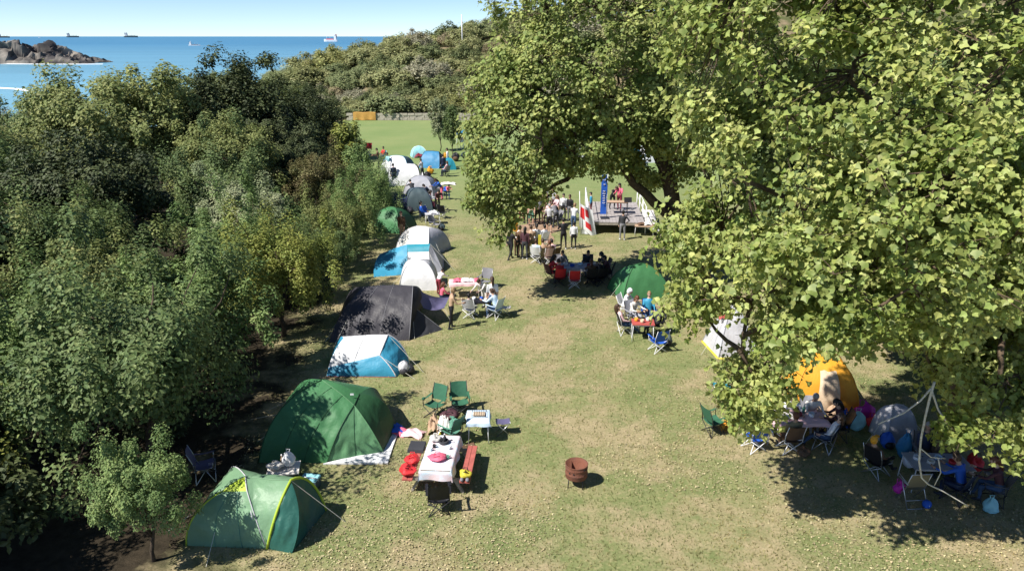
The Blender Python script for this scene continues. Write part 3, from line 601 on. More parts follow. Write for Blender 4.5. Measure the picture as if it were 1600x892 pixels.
# white and blue ridge tent
t = Tent('ridge_tent', 'white topped tent with bright blue lower wall behind the large green tent', dict(fl=(510, 588), fr=(619, 589), ml=(513, 574, 22.85), mr=(593, 555, 22.95), rl=(537, 528, 23.5), rr=(606, 523, 23.45), br=(640, 572), bl=Vector((-6.3, 24.9, 0))),
         {('ml', 'rl'): (-.03, -.05, .07), ('mr', 'rr'): (.02, -.04, .06), ('rl', 'rr'): (0, 0, .05), ('br', 'rr'): (.12, .05, .14), ('fr', 'mr'): (.06, -.05, .04), ('bl', 'rl'): (-.1, .1, .2)})
t.panel('lower_wall', C['skyblue'], ['fl', 'fr', 'mr', 'ml'], .04, .02, 20, label='bright blue lower wall'); t.panel('roof_panel', C['white'], ['ml', 'mr', 'rr', 'rl'], -.03, .025, 22, seams=(.5,), sm_=C['lightgrey']); t.panel('end_panel', C['skyblue'], ['fr', 'br', 'rr', 'mr'], -.05, .03, 18, label='blue end with door')
t.panel('back_panel', C['white'], ['br', 'bl', 'rl', 'rr'], 0, .02); t.panel('end_panel', C['skyblue'], ['bl', 'fl', 'ml', 'rl'], 0, .02); t.pole(['fr', 'mr', 'rr', 'br'], .022, C['lightgrey'], 'hoop_trim'); t.pole(['fl', 'fr'], .018, C['darkred'], 'hem'); t.guy('rr', (662, 582)); t.guy('mr', (648, 592))
# dark grey tent with awning
t = Tent('awning_tent', 'big dark charcoal tent with side awning beside the person in tan top', dict(fl=(514, 535), fr=(639, 532), rl=(568, 449, 27.7), rr=(645, 447, 27.45), bl=Vector((-7.3, 30.0, 0)), br=Vector((-3.9, 29.9, 0)), p=(692, 515), pm=(644, 478, 26.85), a1=(702, 464, 28.7), a2=(694, 481, 27.6), a3=(662, 482, 27.2)),
         {('fl', 'rl'): (-.1, -.12, .18), ('fr', 'rr'): (.05, -.18, .22), ('rl', 'rr'): (0, 0, .06), ('bl', 'rl'): (-.1, .15, .2), ('br', 'rr'): (.1, .15, .2), ('rr', 'a1'): (0, 0, -.18), ('a3', 'a2'): (0, 0, -.1), ('rr', 'p'): (0, 0, .03)})
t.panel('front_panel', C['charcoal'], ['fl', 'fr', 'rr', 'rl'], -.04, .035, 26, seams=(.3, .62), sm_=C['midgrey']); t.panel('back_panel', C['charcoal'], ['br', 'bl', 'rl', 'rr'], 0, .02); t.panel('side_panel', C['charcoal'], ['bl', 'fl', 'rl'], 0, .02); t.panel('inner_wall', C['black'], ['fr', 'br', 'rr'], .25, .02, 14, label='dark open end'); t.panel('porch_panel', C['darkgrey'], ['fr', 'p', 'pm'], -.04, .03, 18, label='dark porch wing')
t.panel('awning', C['purple_grey'], ['a3', 'a2', 'a1', 'rr'], -.08, .03, 16, label='sagging purple grey awning'); t.pole(['fr', 'rr'], .016, C['midgrey'], 'pole_sleeve'); t.pole(['fr', 'pm'], .012); t.pole(['pm', 'p'], .012, C['midgrey']); t.guy('a1', (712, 490)); t.guy('a2', (706, 506)); t.guy('pm', (648, 530))
for q in ((514, 520), (508, 534), (520, 545)): t.guy('rl', q)
t.pole(['a2', 'a3'], .008)
# blue cabin tent
t = Tent('cabin_tent', 'blue cabin tent with white door, teal header and grey side wall', dict(bl_=(584, 433), bm=(637, 429), lt=(594, 397, 35.6), ct=(636, 382, 35.0), hr=(672, 381, 34.8), h1=(637, 394, 34.6), h2=(670, 393, 34.5), fr=(672, 428), gr=(693, 426), bk=Vector((-6.4, 37.3, 0)), bkr=Vector((-3.6, 37.2, 0))),
         {('bl_', 'lt'): (-.1, 0, .1), ('ct', 'lt'): (0, 0, .03), ('hr', 'gr'): (.03, 0, .03), ('h2', 'hr'): (0, -.02, .04), ('h1', 'ct'): (0, -.02, .04)})
t.panel('front_panel', C['skyblue'], ['bl_', 'bm', 'ct', 'lt'], -.05, .025, 18); t.panel('header', C['teal'], ['h1', 'h2', 'hr', 'ct'], 0, .006, 8, label='teal header'); t.panel('door_panel', C['white'], ['bm', 'fr', 'h2', 'h1'], -.03, .012, 12, label='white door'); t.panel('side_panel', C['grey'], ['fr', 'gr', 'hr', 'h2'], -.02, .012, 12, label='light grey side wall')
t.panel('back_panel', C['skyblue'], ['bkr', 'bk', 'lt', 'hr'], 0, .01); t.panel('side_panel', C['grey'], ['gr', 'bkr', 'hr'], 0, .01); t.panel('side_panel', C['skyblue'], ['bk', 'bl_', 'lt'], 0, .01); t.panel('roof_panel', C['teal'], ['ct', 'hr', 'lt'], 0.02, .004); t.guy('hr', (712, 424)); t.guy('h2', (688, 440))
def dome(name, label, x, y, w, d, h, rz, mats, ridge=0.0, bul=0.2, cap=None, rim=None, cut=0.0, guys=2):
    M_ = Matrix.Rotation(rz, 3, 'Z'); L = lambda a, b, c: M_ @ Vector((a, b, c)) + Vector((x, y, 0))
    O = lambda a, b, c: tuple(M_ @ Vector((a, b, c)))
    p = dict(c0=L(-w / 2, -d / 2, 0), c1=L(w / 2, -d / 2, 0), c2=L(w / 2, d / 2, 0), c3=L(-w / 2, d / 2, 0), a0=L(-ridge / 2, 0, h), a1=L(ridge / 2 + .002, 0, h * (1 - cut)))
    e = {('c0', 'a0'): O(-w * bul * .3, -d * bul * .3, h * bul * 1.05), ('c1', 'a1'): O(w * bul * .3, -d * bul * .3, h * bul * 1.05), ('c2', 'a1'): O(w * bul * .3, d * bul * .3, h * bul * 1.05), ('c3', 'a0'): O(-w * bul * .3, d * bul * .3, h * bul * 1.05), ('a0', 'a1'): (0, 0, .04)}
    t = Tent(name, label, p, e); t.panel('front_panel', mats[0], ['c0', 'c1', 'a1', 'a0'], .02, .02, 14); t.panel('side_panel', mats[1], ['c1', 'c2', 'a1'], 0.02, .02, 12); t.panel('back_panel', mats[2], ['c2', 'c3', 'a0', 'a1'], .02, .02, 12); t.panel('side_panel', mats[3], ['c3', 'c0', 'a0'], .02, .02, 12)
    pm = cap or mats[1]; t.pole(['c0', 'a0', 'a1', 'c2'], .018, pm, 'pole_sleeve'); t.pole(['c1', 'a1', 'a0', 'c3'], .018, pm, 'pole_sleeve')
    if rim:
        for a, b in (('c0', 'c1'), ('c1', 'c2'), ('c3', 'c0')): t.pole([a, b], .05, rim, 'hem')
    for i in range(guys): t.guy('a1' if i % 2 else 'a0', L((w / 2 + .5) * (1 if i % 2 else -1), -d / 2 * .5, 0))
    return t
dome('dome_tent', 'small white dome tent just right of the charcoal tent ridge', -4.35, 32.4, 1.75, 1.7, 1.2, .08, [C['white'], C['lightgrey'], C['white'], C['white']], .25, .24, C['lightgrey'])
dome('dome_tent', 'cream white dome tent with grey right side behind the blue cabin tent', -4.8, 38.2, 2.1, 2.2, 1.3, -.5, [C['cream'], C['grey'], C['cream'], C['cream']], .8, .22, C['lightgrey'])
dome('dome_tent', 'green tent half hidden by wood bushes behind the cream tent', -7.2, 43.0, 2.2, 2.0, 1.3, -.4, [C['forest'], C['forest_shade_trim'], C['forest'], C['forest']], .5, .18)
dome('dome_tent', 'low navy tent in the shade beside the slate dome', -7.6, 48.3, 1.9, 1.8, 1.0, .1, [C['navy'], C['navy'], C['navy'], C['charcoal']], .4, .2)
dome('dome_tent', 'dark slate dome tent in front of the grey tent', -6.35, 48.6, 1.8, 2.0, 1.35, .2, [C['slate'], C['slate'], C['slate'], C['slate']], .2, .27, C['navy'])
dome('dome_tent', 'light grey dome tent between the slate dome and white tunnel tent', -6.6, 52.6, 2.3, 2.0, 1.45, -.15, [C['grey'], C['grey'], C['lightgrey'], C['lightgrey']], .5, .22, C['midgrey'])
dome('tunnel_tent', 'white tunnel tent with dark openings among the far tents', -8.5, 57.4, 2.4, 2.0, 1.5, .1, [C['white'], C['charcoal'], C['white'], C['grey']], 1.5, .22, C['lightgrey'])
dome('dome_tent', 'white and sky blue dome tent behind the white tunnel tent', -9.8, 62.6, 2.5, 2.0, 1.35, -.2, [C['white'], C['slate'], C['white'], C['skyblue']], .9, .22, C['skyblue'])
dome('dome_tent', 'small pale cyan pop up tent farthest of the row', -9.0, 71.0, 1.5, 1.3, 1.0, .3, [C['cyan'], C['white'], C['cyan'], C['cyan']], .3, .2)
dome('ridge_tent', 'blue tent with folded wing on the right of the far tents', -7.1, 65.2, 1.9, 1.7, 1.35, -.25, [C['blue'], C['navy'], C['blue'], C['skyblue']], 1.3, .1, C['navy'])
dome('dome_tent', 'small teal pop up tent right of the blue far tent', -5.55, 64.0, 1.2, 1.1, .95, .2, [C['teal'], C['teal'], C['cyan'], C['navy']], .2, .2)
dome('dome_tent', 'green tent in dappled shade left of the white hooded person', 5.75, 31.3, 2.3, 1.9, 1.35, .25, [C['forest'], C['forest_shade_trim'], C['forest'], C['forest']], .5, .16)
ot = dome('dome_tent', 'orange dome tent with sand coloured front door under the large right tree', 9.8, 21.0, 1.95, 1.9, 1.5, -.15, [C['orange'], C['orange'], C['orange'], C['orange']], .35, .25, C['orange'])
ot.p.update(d0=ot.p['c0'].lerp(ot.p['c1'], .3) + Vector((0, -.05, .02)), d1=ot.p['c0'].lerp(ot.p['c1'], .68) + Vector((0, -.05, .02)), d2=ot.p['a1'] + Vector((-.02, -.36, -.12)), d3=ot.p['a0'] + Vector((-.10, -.36, -.14)))
for k_ in (('d0', 'd3'), ('d1', 'd2')): ot.e[k_] = ot.e[k_[::-1]] = Vector((0, -.24, .18))
ot.panel('door_panel', C['sand'], ['d0', 'd1', 'd2', 'd3'], .04, .02, 14, label='sand coloured door')
dome('dome_tent', 'pale grey tent with yellow rim under the right tree', 8.1, 25.0, 1.5, 1.6, 1.7, .12, [C['lightgrey'], C['grey'], C['grey'], C['lightgrey']], .2, .06, C['grey'], C['yellow'])
dome('dome_tent', 'pale grey tent shaded behind the chair with orange hat person', 11.0, 18.6, .9, .9, 1.05, .1, [C['grey'], C['grey'], C['lightgrey'], C['lightgrey']], .3, .22)
dome('dome_tent', 'white and blue far tent seen under the spreading tree, left of two blue ones', 6.7, 71.5, 2.9, 2.2, 1.75, .2, [C['white'], C['blue'], C['white'], C['skyblue']], .9, .22)
dome('dome_tent', 'teal blue far tent seen beside the dark trunk', 10.4, 66.2, 2.8, 2.2, 1.8, -.2, [C['teal'], C['blue'], C['teal'], C['forest']], .6, .22)
dome('dome_tent', 'white far tent with blue base right of the teal tent', 13.3, 68.5, 2.8, 2.2, 1.8, .2, [C['white'], C['blue'], C['white'], C['white']], .7, .22)

# blue canopy on poles on the far field
cp = G(726, 236); t = thing('sun_canopy', 'small blue canopy on thin poles on the far field', 'canopy', cp)
MB().grid(lambda u, v: Vector(((u - .5) * 1.6, (v - .5) * 1.6, 2.05 - .25 * (abs(u - .5) + abs(v - .5)) - .05 * math.sin(u * 9))), 10, 10).build('canopy_cloth', C['blue'], t)
for sx in (-1, 1):
    for sy in (-1, 1): MB().tube([(sx * .72, sy * .72, 0), (sx * .72, sy * .72, 1.84)], .02, 6).build('pole', white_metal, t)

# low stone wall and orange sheet at the end of the field
wall_m = mat('field_wall', (0.40, 0.37, 0.30), 0.95, 0.3, 1.6, 0.8, 6)
w0 = G(538, 190); t = thing('low_wall', 'low pale stone wall closing the far end of the field', 'wall', (w0.x, 103.4, 0)); random.seed(5)
sm = [MB().box((0, 0, 0), (1, 1, 1), taper=tp).mesh('stone', wall_m) for tp in (.92, .97, .88)]; x = 0.0
while x < 22:
    wd = random.uniform(.6, 1.1)
    for j in range(3):
        o = link('stone', random.choice(sm), t, (x + wd / 2 + (j % 2) * .3, random.uniform(-.04, .04), .16 + j * .31)); o.scale = (wd * .97, .42 - j * .04, .31 + random.uniform(-.015, .03)); o.rotation_euler = (0, 0, random.uniform(-.05, .05))
    x += wd
t = thing('orange_sheet', 'orange sheet hung over the left end of the low wall', 'sheet', (w0.x + 1.0, 103.05, 0))
MB().grid(lambda u, v: Vector((u * 3.1, -.05 - .04 * math.sin(u * 17) * (1 - v), .06 + v * 1.02 + .03 * math.sin(u * 11))), 30, 6).build('cloth', C['ochre'], t); MB().grid(lambda u, v: Vector((u * 3.1, -.05 + v * .62, 1.08 + .03 * math.sin(u * 11))), 30, 3).build('fold', C['ochre'], t)
# white post on the hill
hp = Vector((-9.3, 144.0, float(height(-9.3, 144)) + .1)); t = thing('marker_post', 'thin white post standing on the hilltop', 'post', hp)
MB().tube([(0, 0, -1.2), (0, 0, 5.6)], .10, 8).build('shaft', C['white'], t); MB().box((0, 0, .3), (1.6, 1.2, 1.4), taper=.7).build('plinth', wall_m, t)

# ------------------------------------------------------------------ people
def rings(mb, pts, rad, n=12):
    pts = [Vector(p) for p in pts]; vs = []; fs = []
    for i, p in enumerate(pts):
        d = (pts[min(i + 1, len(pts) - 1)] - pts[max(i - 1, 0)]).normalized(); x = Vector((1, 0, 0)); x = (x - d * x.dot(d))
        x = x.normalized() if x.length > .05 else Vector((0, 1, 0)); y = d.cross(x)
        for k in range(n): a = 2 * math.pi * k / n; vs.append(p + x * math.cos(a) * rad[i][0] + y * math.sin(a) * rad[i][1])
    for i in range(len(pts) - 1):
        for k in range(n): k2 = (k + 1) % n; fs.append((i * n + k, i * n + k2, (i + 1) * n + k2, (i + 1) * n + k))
    fs.append(tuple(reversed(range(n)))); fs.append(tuple(range((len(pts) - 1) * n, len(pts) * n))); mb.add(vs, fs, True)
POSES = {  # pelvis height, lean, thighs, knees, arms L/R (forward, out, elbow), head pitch
    'stand': (.92, 2, (3, -3), (2, 4), ((4, 9, 12), (-2, 9, 14)), 8),
    'stand_fwd': (.92, 6, (4, -6), (3, 6), ((35, 8, 55), (28, 10, 65)), 18),
    'stand_hip': (.92, 1, (2, -2), (2, 2), ((5, 9, 14), (-15, 38, 75)), 5),
    'stoop': (.90, 38, (10, -4), (12, 8), ((62, 8, 22), (50, 10, 30)), 20),
    'walk': (.91, 4, (20, -16), (6, 18), ((-18, 8, 18), (20, 8, 22)), 6),
    'raise': (.92, 0, (2, -3), (2, 3), ((85, 14, 40), (5, 9, 14)), 0),
    'sit': (.50, -8, (86, 84), (84, 80), ((26, 8, 52), (24, 8, 56)), 12),
    'sit_lean': (.50, 18, (84, 88), (88, 74), ((48, 10, 48), (40, 12, 60)), 14),
    'sit_back': (.48, -22, (80, 72), (52, 36), ((22, 10, 48), (28, 10, 50)), 18),
    'sit_ground': (.14, 10, (92, 88), (18, 34), ((34, 8, 40), (30, 10, 45)), 14),
}
_B = {}
def body(pose):
    if pose in _B: return _B[pose]
    hp, lean, th, kn, arms, hpit = POSES[pose]; mb = MB(); up = Vector((0, math.sin(R(lean)), math.cos(R(lean)))); fw = Vector((0, math.cos(R(lean)), -math.sin(R(lean))))
    P = Vector((0, 0, hp)); bones = []
    rings(mb, [P - up * .10, P - up * .03, P + up * .10, P + up * .24, P + up * .38, P + up * .47, P + up * .515], [(.11, .09), (.165, .115), (.145, .10), (.155, .11), (.175, .115), (.14, .085), (.07, .06)])
    bones += [(P - up * .06, P + up * .02, 2), (P + up * .10, P + up * .46, 1)]
    nk = P + up * .50; hup = (up + Vector((0, math.sin(R(hpit)), 0)) * .35).normalized(); hc = nk + hup * .19 + fw * .015
    mb.tube([nk - up * .03, nk + hup * .10], .052, 10); mb.ell(hc, (.076, .096, .118), 14, 10); bones += [(nk + hup * .06, hc + hup * .1, 0)]
    hands = []
    for s_, t, k_, (af, ao, el) in ((-1, th[0], kn[0], arms[0]), (1, th[1], kn[1], arms[1])):
        h = P + Vector((s_ * .092, 0, 0)) - up * .05; td = Vector((s_ * .06, math.sin(R(t)), -math.cos(R(t)))).normalized(); K = h + td * .42
        sd = Vector((0, math.sin(R(t - k_)), -math.cos(R(t - k_)))); An = K + sd * .40
        if An.z < .07: An.z = .07
        mb.tube([h, h.lerp(K, .35), K], [.088, .08, .056], 10); mb.ell(K, (.055, .055, .055), 8, 6); mb.tube([K, K.lerp(An, .35), An], [.053, .056, .036], 10)
        toe = An + Vector((s_ * .03, .17, -.035)) if pose != 'sit_ground' else An + Vector((s_ * .04, .05, .12))
        mb.tube([An + Vector((0, -.05, -.03)), An + Vector((0, .03, -.025)), toe], [.040, .045, .034], 8)
        bones += [(h, K, 2), (K, An - sd * .04, 5), (An + Vector((0, -.03, -.03)), toe, 3)]
        sh = nk - up * .075 + Vector((s_ * .185, 0, 0)); f_ = R(af) + R(-lean) * 0; o_ = R(ao)
        ad = Vector((s_ * math.sin(o_), math.sin(f_) * math.cos(o_), -math.cos(f_) * math.cos(o_))); E_ = sh + ad * .285
        f2 = R(af + el); fd = Vector((-s_ * math.sin(o_) * .5, math.sin(f2), -math.cos(f2))).normalized(); Wr = E_ + fd * .245
        mb.ell(sh, (.062, .06, .062), 8, 6); mb.tube([sh, sh.lerp(E_, .5), E_], [.055, .049, .040], 9); mb.tube([E_, E_.lerp(Wr, .3), Wr], [.040, .040, .028], 9)
        bones += [(sh, E_ - ad * .03, 1), (E_ + fd * .03, Wr, 4)]; hands.append((Wr, fd, s_))
    me = mb.mesh('body_raw', C['white']); o = link('body_raw', me); md = o.modifiers.new('r', 'REMESH'); md.mode = 'VOXEL'; md.voxel_size = .03; md.use_smooth_shade = True
    sm_ = o.modifiers.new('s', 'SMOOTH'); sm_.factor = .5; sm_.iterations = 2
    dg = bpy.context.evaluated_depsgraph_get(); ev = o.evaluated_get(dg); m2 = bpy.data.meshes.new_from_object(ev); bpy.data.objects.remove(o)
    vs = [v.co.copy() for v in m2.vertices]; out = MB(); ba = np.array([b[0] for b in bones]); bb = np.array([b[1] for b in bones]); bl = [b[2] for b in bones]
    faces = [tuple(p.vertices) for p in m2.polygons]; cen = np.array([p.center for p in m2.polygons]); d = bb - ba; L2 = (d * d).sum(1)
    tt = np.clip(((cen[:, None, :] - ba[None]) * d[None]).sum(2) / L2[None], 0, 1); ds = np.linalg.norm(cen[:, None, :] - (ba[None] + tt[..., None] * d[None]), axis=2); near = ds.argmin(1)
    out.v = [tuple(v) for v in vs]; out.f = [list(f) for f in faces]; out.mi = [bl[i] for i in near]; out.sm = [True] * len(faces); bpy.data.meshes.remove(m2)
    Hm = Matrix((Vector((1, 0, 0)), hup.cross(Vector((1, 0, 0))), hup)).transposed(); H = lambda a, b, c: hc + Hm @ Vector((a, b, c))
    out.cur = 0; out.tube([H(0, .085, .012), H(0, .108, -.018), H(0, .092, -.03)], [.009, .017, .012], 6)
    for s_ in (-1, 1): out.ell(H(s_ * .078, -.005, -.005), (.012, .022, .034), 6, 5)
    out.cur = 6
    for s_ in (-1, 1): out.ell(H(s_ * .031, .088, .012), (.013, .008, .008), 6, 4)
    out.cur = 7; out.ell(H(0, .092, -.058), (.024, .007, .007), 6, 4); out.cur = 0
    for Wr, fd, s_ in hands:
        x = Vector((1, 0, 0)); side = (x - fd * x.dot(fd)).normalized(); pn = fd.cross(side); pc = Wr + fd * .05
        nrm_in = side * -s_          # palm faces the body, the thumb leaves towards the front
        rings_pts = [Wr - fd * .01, Wr + fd * .03, Wr + fd * .085]; out.tube(rings_pts, [(.022, .022), (.030, .030), (.028, .028)], 7)
        for q, (w, ln) in enumerate(((-.028, .058), (-.010, .072), (.009, .076), (.027, .066))):
            b0 = Wr + fd * .078 + pn * w; b1 = b0 + fd * ln * .5 + nrm_in * .006; b2 = b1 + (fd * .75 + nrm_in * .65).normalized() * ln * .5; out.tube([b0, b1, b2], [.0095, .009, .007], 5)
        b0 = Wr + fd * .025 + pn * .024; b1 = b0 + (fd * .5 + pn * .8).normalized() * .034; b2 = b1 + (fd * .9 + pn * .2 + nrm_in * .3).normalized() * .03; out.tube([b0, b1, b2], [.012, .011, .008], 5)
    me = out.mesh('body', [C['white']] * 8); _B[pose] = (me, hc, Hm); return _B[pose]
_H = {}
def hair_mesh(style):
    if style in _H: return _H[style]
    mb = MB(); r = (.087, .107, .128); nu, nv = 18, 12; vs = []; fs = []
    for j in range(nv + 1):
        ph = math.pi * j / nv
        for i in range(nu): a = 2 * math.pi * i / nu; vs.append((math.cos(a) * math.sin(ph) * r[0], math.sin(a) * math.sin(ph) * r[1] - .006, math.cos(ph) * r[2] + .004))
    for j in range(nv):
        for i in range(nu):
            q = (j * nu + i, (j + 1) * nu + i, (j + 1) * nu + (i + 1) % nu, j * nu + (i + 1) % nu); c = [sum(vs[k][m] for k in q) / 4 for m in range(3)]
            if c[2] < -.075 or (c[1] > .02 and c[2] < .052) or (c[1] > -.02 and c[2] < -.02): continue
            fs.append(q)
    mb.add(vs, fs, True)
    if style == 'long': mb.tube([(0, -.05, .05), (0, -.085, -.04), (0, -.10, -.16), (0, -.105, -.30)], [(.085, .05), (.09, .045), (.085, .035), (.05, .015)], 10)
    if style == 'bun': mb.ell((0, -.115, .06), (.045, .045, .045), 8, 6)
    if style == 'tail': mb.tube([(0, -.10, .05), (0, -.14, .02), (0, -.15, -.12), (0, -.14, -.22)], [.03, .035, .03, .01], 8)
    if style == 'hood': mb.ell((0, -.035, -.01), (.105, .10, .15), 12, 8)
    if style == 'cap': mb.ell((0, .10, .055), (.07, .075, .012), 10, 5)
    _H[style] = mb.mesh('hair', C['black']); return _H[style]
SK = [mat('skin_a', (0.52, 0.32, 0.23), .55, .06, 6), mat('skin_b', (0.42, 0.25, 0.17), .55, .06, 6), mat('skin_c', (0.60, 0.39, 0.30), .55, .06, 6)]
HR = dict(black=mat('hair_black', (0.012, 0.010, 0.010), .5, .2, 20), brown=mat('hair_brown', (0.055, 0.03, 0.018), .5, .2, 20), fair=mat('hair_fair', (0.26, 0.17, 0.09), .5, .2, 20), grey=mat('hair_grey', (0.30, 0.28, 0.27), .6, .2, 20), auburn=mat('hair_auburn', (0.11, 0.04, 0.02), .5, .2, 20))
eye_m = mat('eye_dark', (0.02, 0.015, 0.012), .3, .05); lip_m = mat('lips', (0.36, 0.13, 0.11), .5, .05)
npers = [0]
def person(at, face, pose, top, bottom, label, hair='short', hc='black', sc=1.0, shoe='darkgrey', sleeves=True, legs=True, z=0.0, group=None, skin=None):
    p = at if isinstance(at, Vector) else G(*at, z); npers[0] += 1; sk = SK[npers[0] % 3 if skin is None else skin]
    t = thing('person', label, 'person', (p.x, p.y, z), R(face), group); t.scale = (sc,) * 3; me, hcn, Hm = body(pose); b = link('body', me, t)
    ms = [sk, C[top], C[bottom], C[shoe], C[top] if sleeves else sk, C[bottom] if legs else sk, eye_m, lip_m]
    for i, m in enumerate(ms): b.material_slots[i].link = 'OBJECT'; b.material_slots[i].material = m
    h = link('hat' if hair == 'cap' else 'hood' if hair == 'hood' else 'hair', hair_mesh(hair), t); hm = HR.get(hc) or C[hc]; set_mat(h, hm); M_ = Hm.to_4x4(); M_.translation = hcn; h.matrix_local = M_
    if hair == 'cap':
        h['label'] = 'coloured cap'
    return t

# ------------------------------------------------------------------ furniture
def chair_meshes():
    d = {}
    d['seat'] = MB().grid(lambda u, v: Vector(((u - .5) * .50, (v - .5) * .44, .43 + .02 * (2 * v - 1) - .05 * math.sin(math.pi * u) - .02 * math.sin(math.pi * v))), 8, 6)
    d['backrest'] = MB().grid(lambda u, v: Vector(((u - .5) * .50, -.20 - .16 * v - .04 * math.sin(math.pi * u), .46 + .46 * v)), 8, 6)
    d['pocket'] = MB().box((.29, .16, .60), (.06, .09, .06))
    for k, pl in dict(leg_a=[(-.27, .24, 0), (.25, -.20, .44)], leg_b=[(.27, .24, 0), (-.25, -.20, .44)], leg_c=[(-.27, -.24, 0), (.25, .22, .45), ], leg_d=[(.27, -.24, 0), (-.25, .22, .45)], leg_e=[(-.27, .24, .0), (.27, .24, .40)], leg_f=[(.27, .24, 0), (-.27, .24, .40)], leg_g=[(-.27, -.24, .0), (.27, -.24, .40)], leg_h=[(.27, -.24, 0), (-.27, -.24, .40)]).items(): d[k] = MB().tube(pl, .012, 6)
    for s_, k in ((-1, 'l'), (1, 'r')):
        d['post_' + k] = MB().tube([(s_ * .26, -.22, .38), (s_ * .255, -.25, .62), (s_ * .25, -.37, .94)], .012, 6); d['front_post_' + k] = MB().tube([(s_ * .26, .22, .40), (s_ * .275, .22, .61)], .012, 6)
        d['arm_' + k] = MB().grid(lambda u, v, s_=s_: Vector((s_ * .275 + (u - .5) * .07, -.26 + v * .52, .62 - .03 * math.sin(math.pi * v))), 2, 6)
    return {k: v.mesh(k, C['black']) for k, v in d.items()}
CH = chair_meshes()
def chair(at, face, fabric, label, frame=None, sc=1.0, group=None, z=0.0):
    p = at if isinstance(at, Vector) else G(*at, z); t = thing('camping_chair', label, 'chair', (p.x, p.y, z), R(face), group); t.scale = (sc,) * 3; fr = frame or dark_metal
    for k, me in CH.items():
        nm = 'leg' if k.startswith('leg') else 'post' if 'post' in k else 'armrest' if k.startswith('arm') else 'cup_holder' if k == 'pocket' else k
        o = link(nm, me, t); set_mat(o, C[fabric] if nm in ('seat', 'backrest', 'armrest', 'cup_holder') else fr)
    return t
def seated(at, face, pose, top, bottom, label, chaircol=None, clabel=None, frame=None, group=None, **kw):
    p = at if isinstance(at, Vector) else G(*at); person(p, face, pose, top, bottom, label, group=group, **kw)
    if chaircol:
        f = R(face); off = Vector((-math.sin(f), math.cos(f), 0)) * .10; chair(Vector((p.x, p.y, 0)) + off, face, chaircol, clabel, frame, group=None)
def table(at, rz, w, d, h, topmat, label, frame=None, name='folding_table', overh=0.0, cat='table'):
    p = at if isinstance(at, Vector) else G(*at); t = thing(name, label, cat, (p.x, p.y, 0), R(rz)); fr = frame or white_metal
    m = MB(); m.box((0, 0, h - .015), (w, d, .03)); m.build('tabletop', topmat, t); m = MB(); m.box((0, 0, h - .05), (w * .94, d * .92, .03)); m.build('apron', fr, t)
    for sx in (-1, 1):
        for sy in (-1, 1): MB().tube([(sx * (w / 2 - .05) , sy * (d / 2 - .05), h - .04), (sx * (w / 2 - .02), sy * (d / 2 - .02), 0)], .014, 6).build('leg', fr, t)
        MB().tube([(sx * (w / 2 - .03), -d / 2 + .05, .10), (sx * (w / 2 - .03), d / 2 - .05, .10)], .011, 6).build('brace', fr, t)
    return t
def cloth(at, rz, w, d, h, m, label, drop=0.2, stripes=None):
    p = at if isinstance(at, Vector) else G(*at); t = thing('tablecloth', label, 'tablecloth', (p.x, p.y, 0), R(rz)); W2 = w / 2 + .02; D2 = d / 2 + .02
    def fn(u, v):
        a = (u - .5) * 2 * (W2 + drop); b = (v - .5) * 2 * (D2 + drop); z = h + .012; x = max(-W2, min(W2, a)); y = max(-D2, min(D2, b)); ox = abs(a) - W2; oy = abs(b) - D2; o_ = max(ox, oy, 0)
        if o_ > 0:
            z -= o_ * (1 if min(ox, oy) < 0 else 1.15); fl = .03 * math.sin(9 * (a if oy > ox else b)) * o_ / drop; k = .12 * o_
            if ox >= oy: x += math.copysign(k + fl, a); y = b if oy < 0 else y + math.copysign(k, b)
            else: y += math.copysign(k + fl, b); x = a if ox < 0 else x + math.copysign(k, a)
        else: x, y = a, b
        return Vector((x, y, z))
    MB().grid(fn, 28, 28).build('cloth', m, t); return t
def stool(at, rz, fabric, label, w=.38, h=.40, cat='stool', frame=None):
    p = at if isinstance(at, Vector) else G(*at); t = thing('folding_stool', label, cat, (p.x, p.y, 0), R(rz)); fr = frame or metal_m
    MB().grid(lambda u, v: Vector(((u - .5) * w, (v - .5) * w * .8, h - .03 * math.sin(math.pi * u))), 8, 4).build('seat', C[fabric], t)
    for sy in (-1, 1):
        for sx in (-1, 1): MB().tube([(sx * w / 2, sy * w * .38, h), (-sx * w / 2, sy * w * .38, 0)], .012, 6).build('leg', fr, t)
        MB().tube([(sy * w / 2, -w * .38, h), (sy * w / 2, w * .38, h)], .012, 6).build('seat_bar', fr, t)
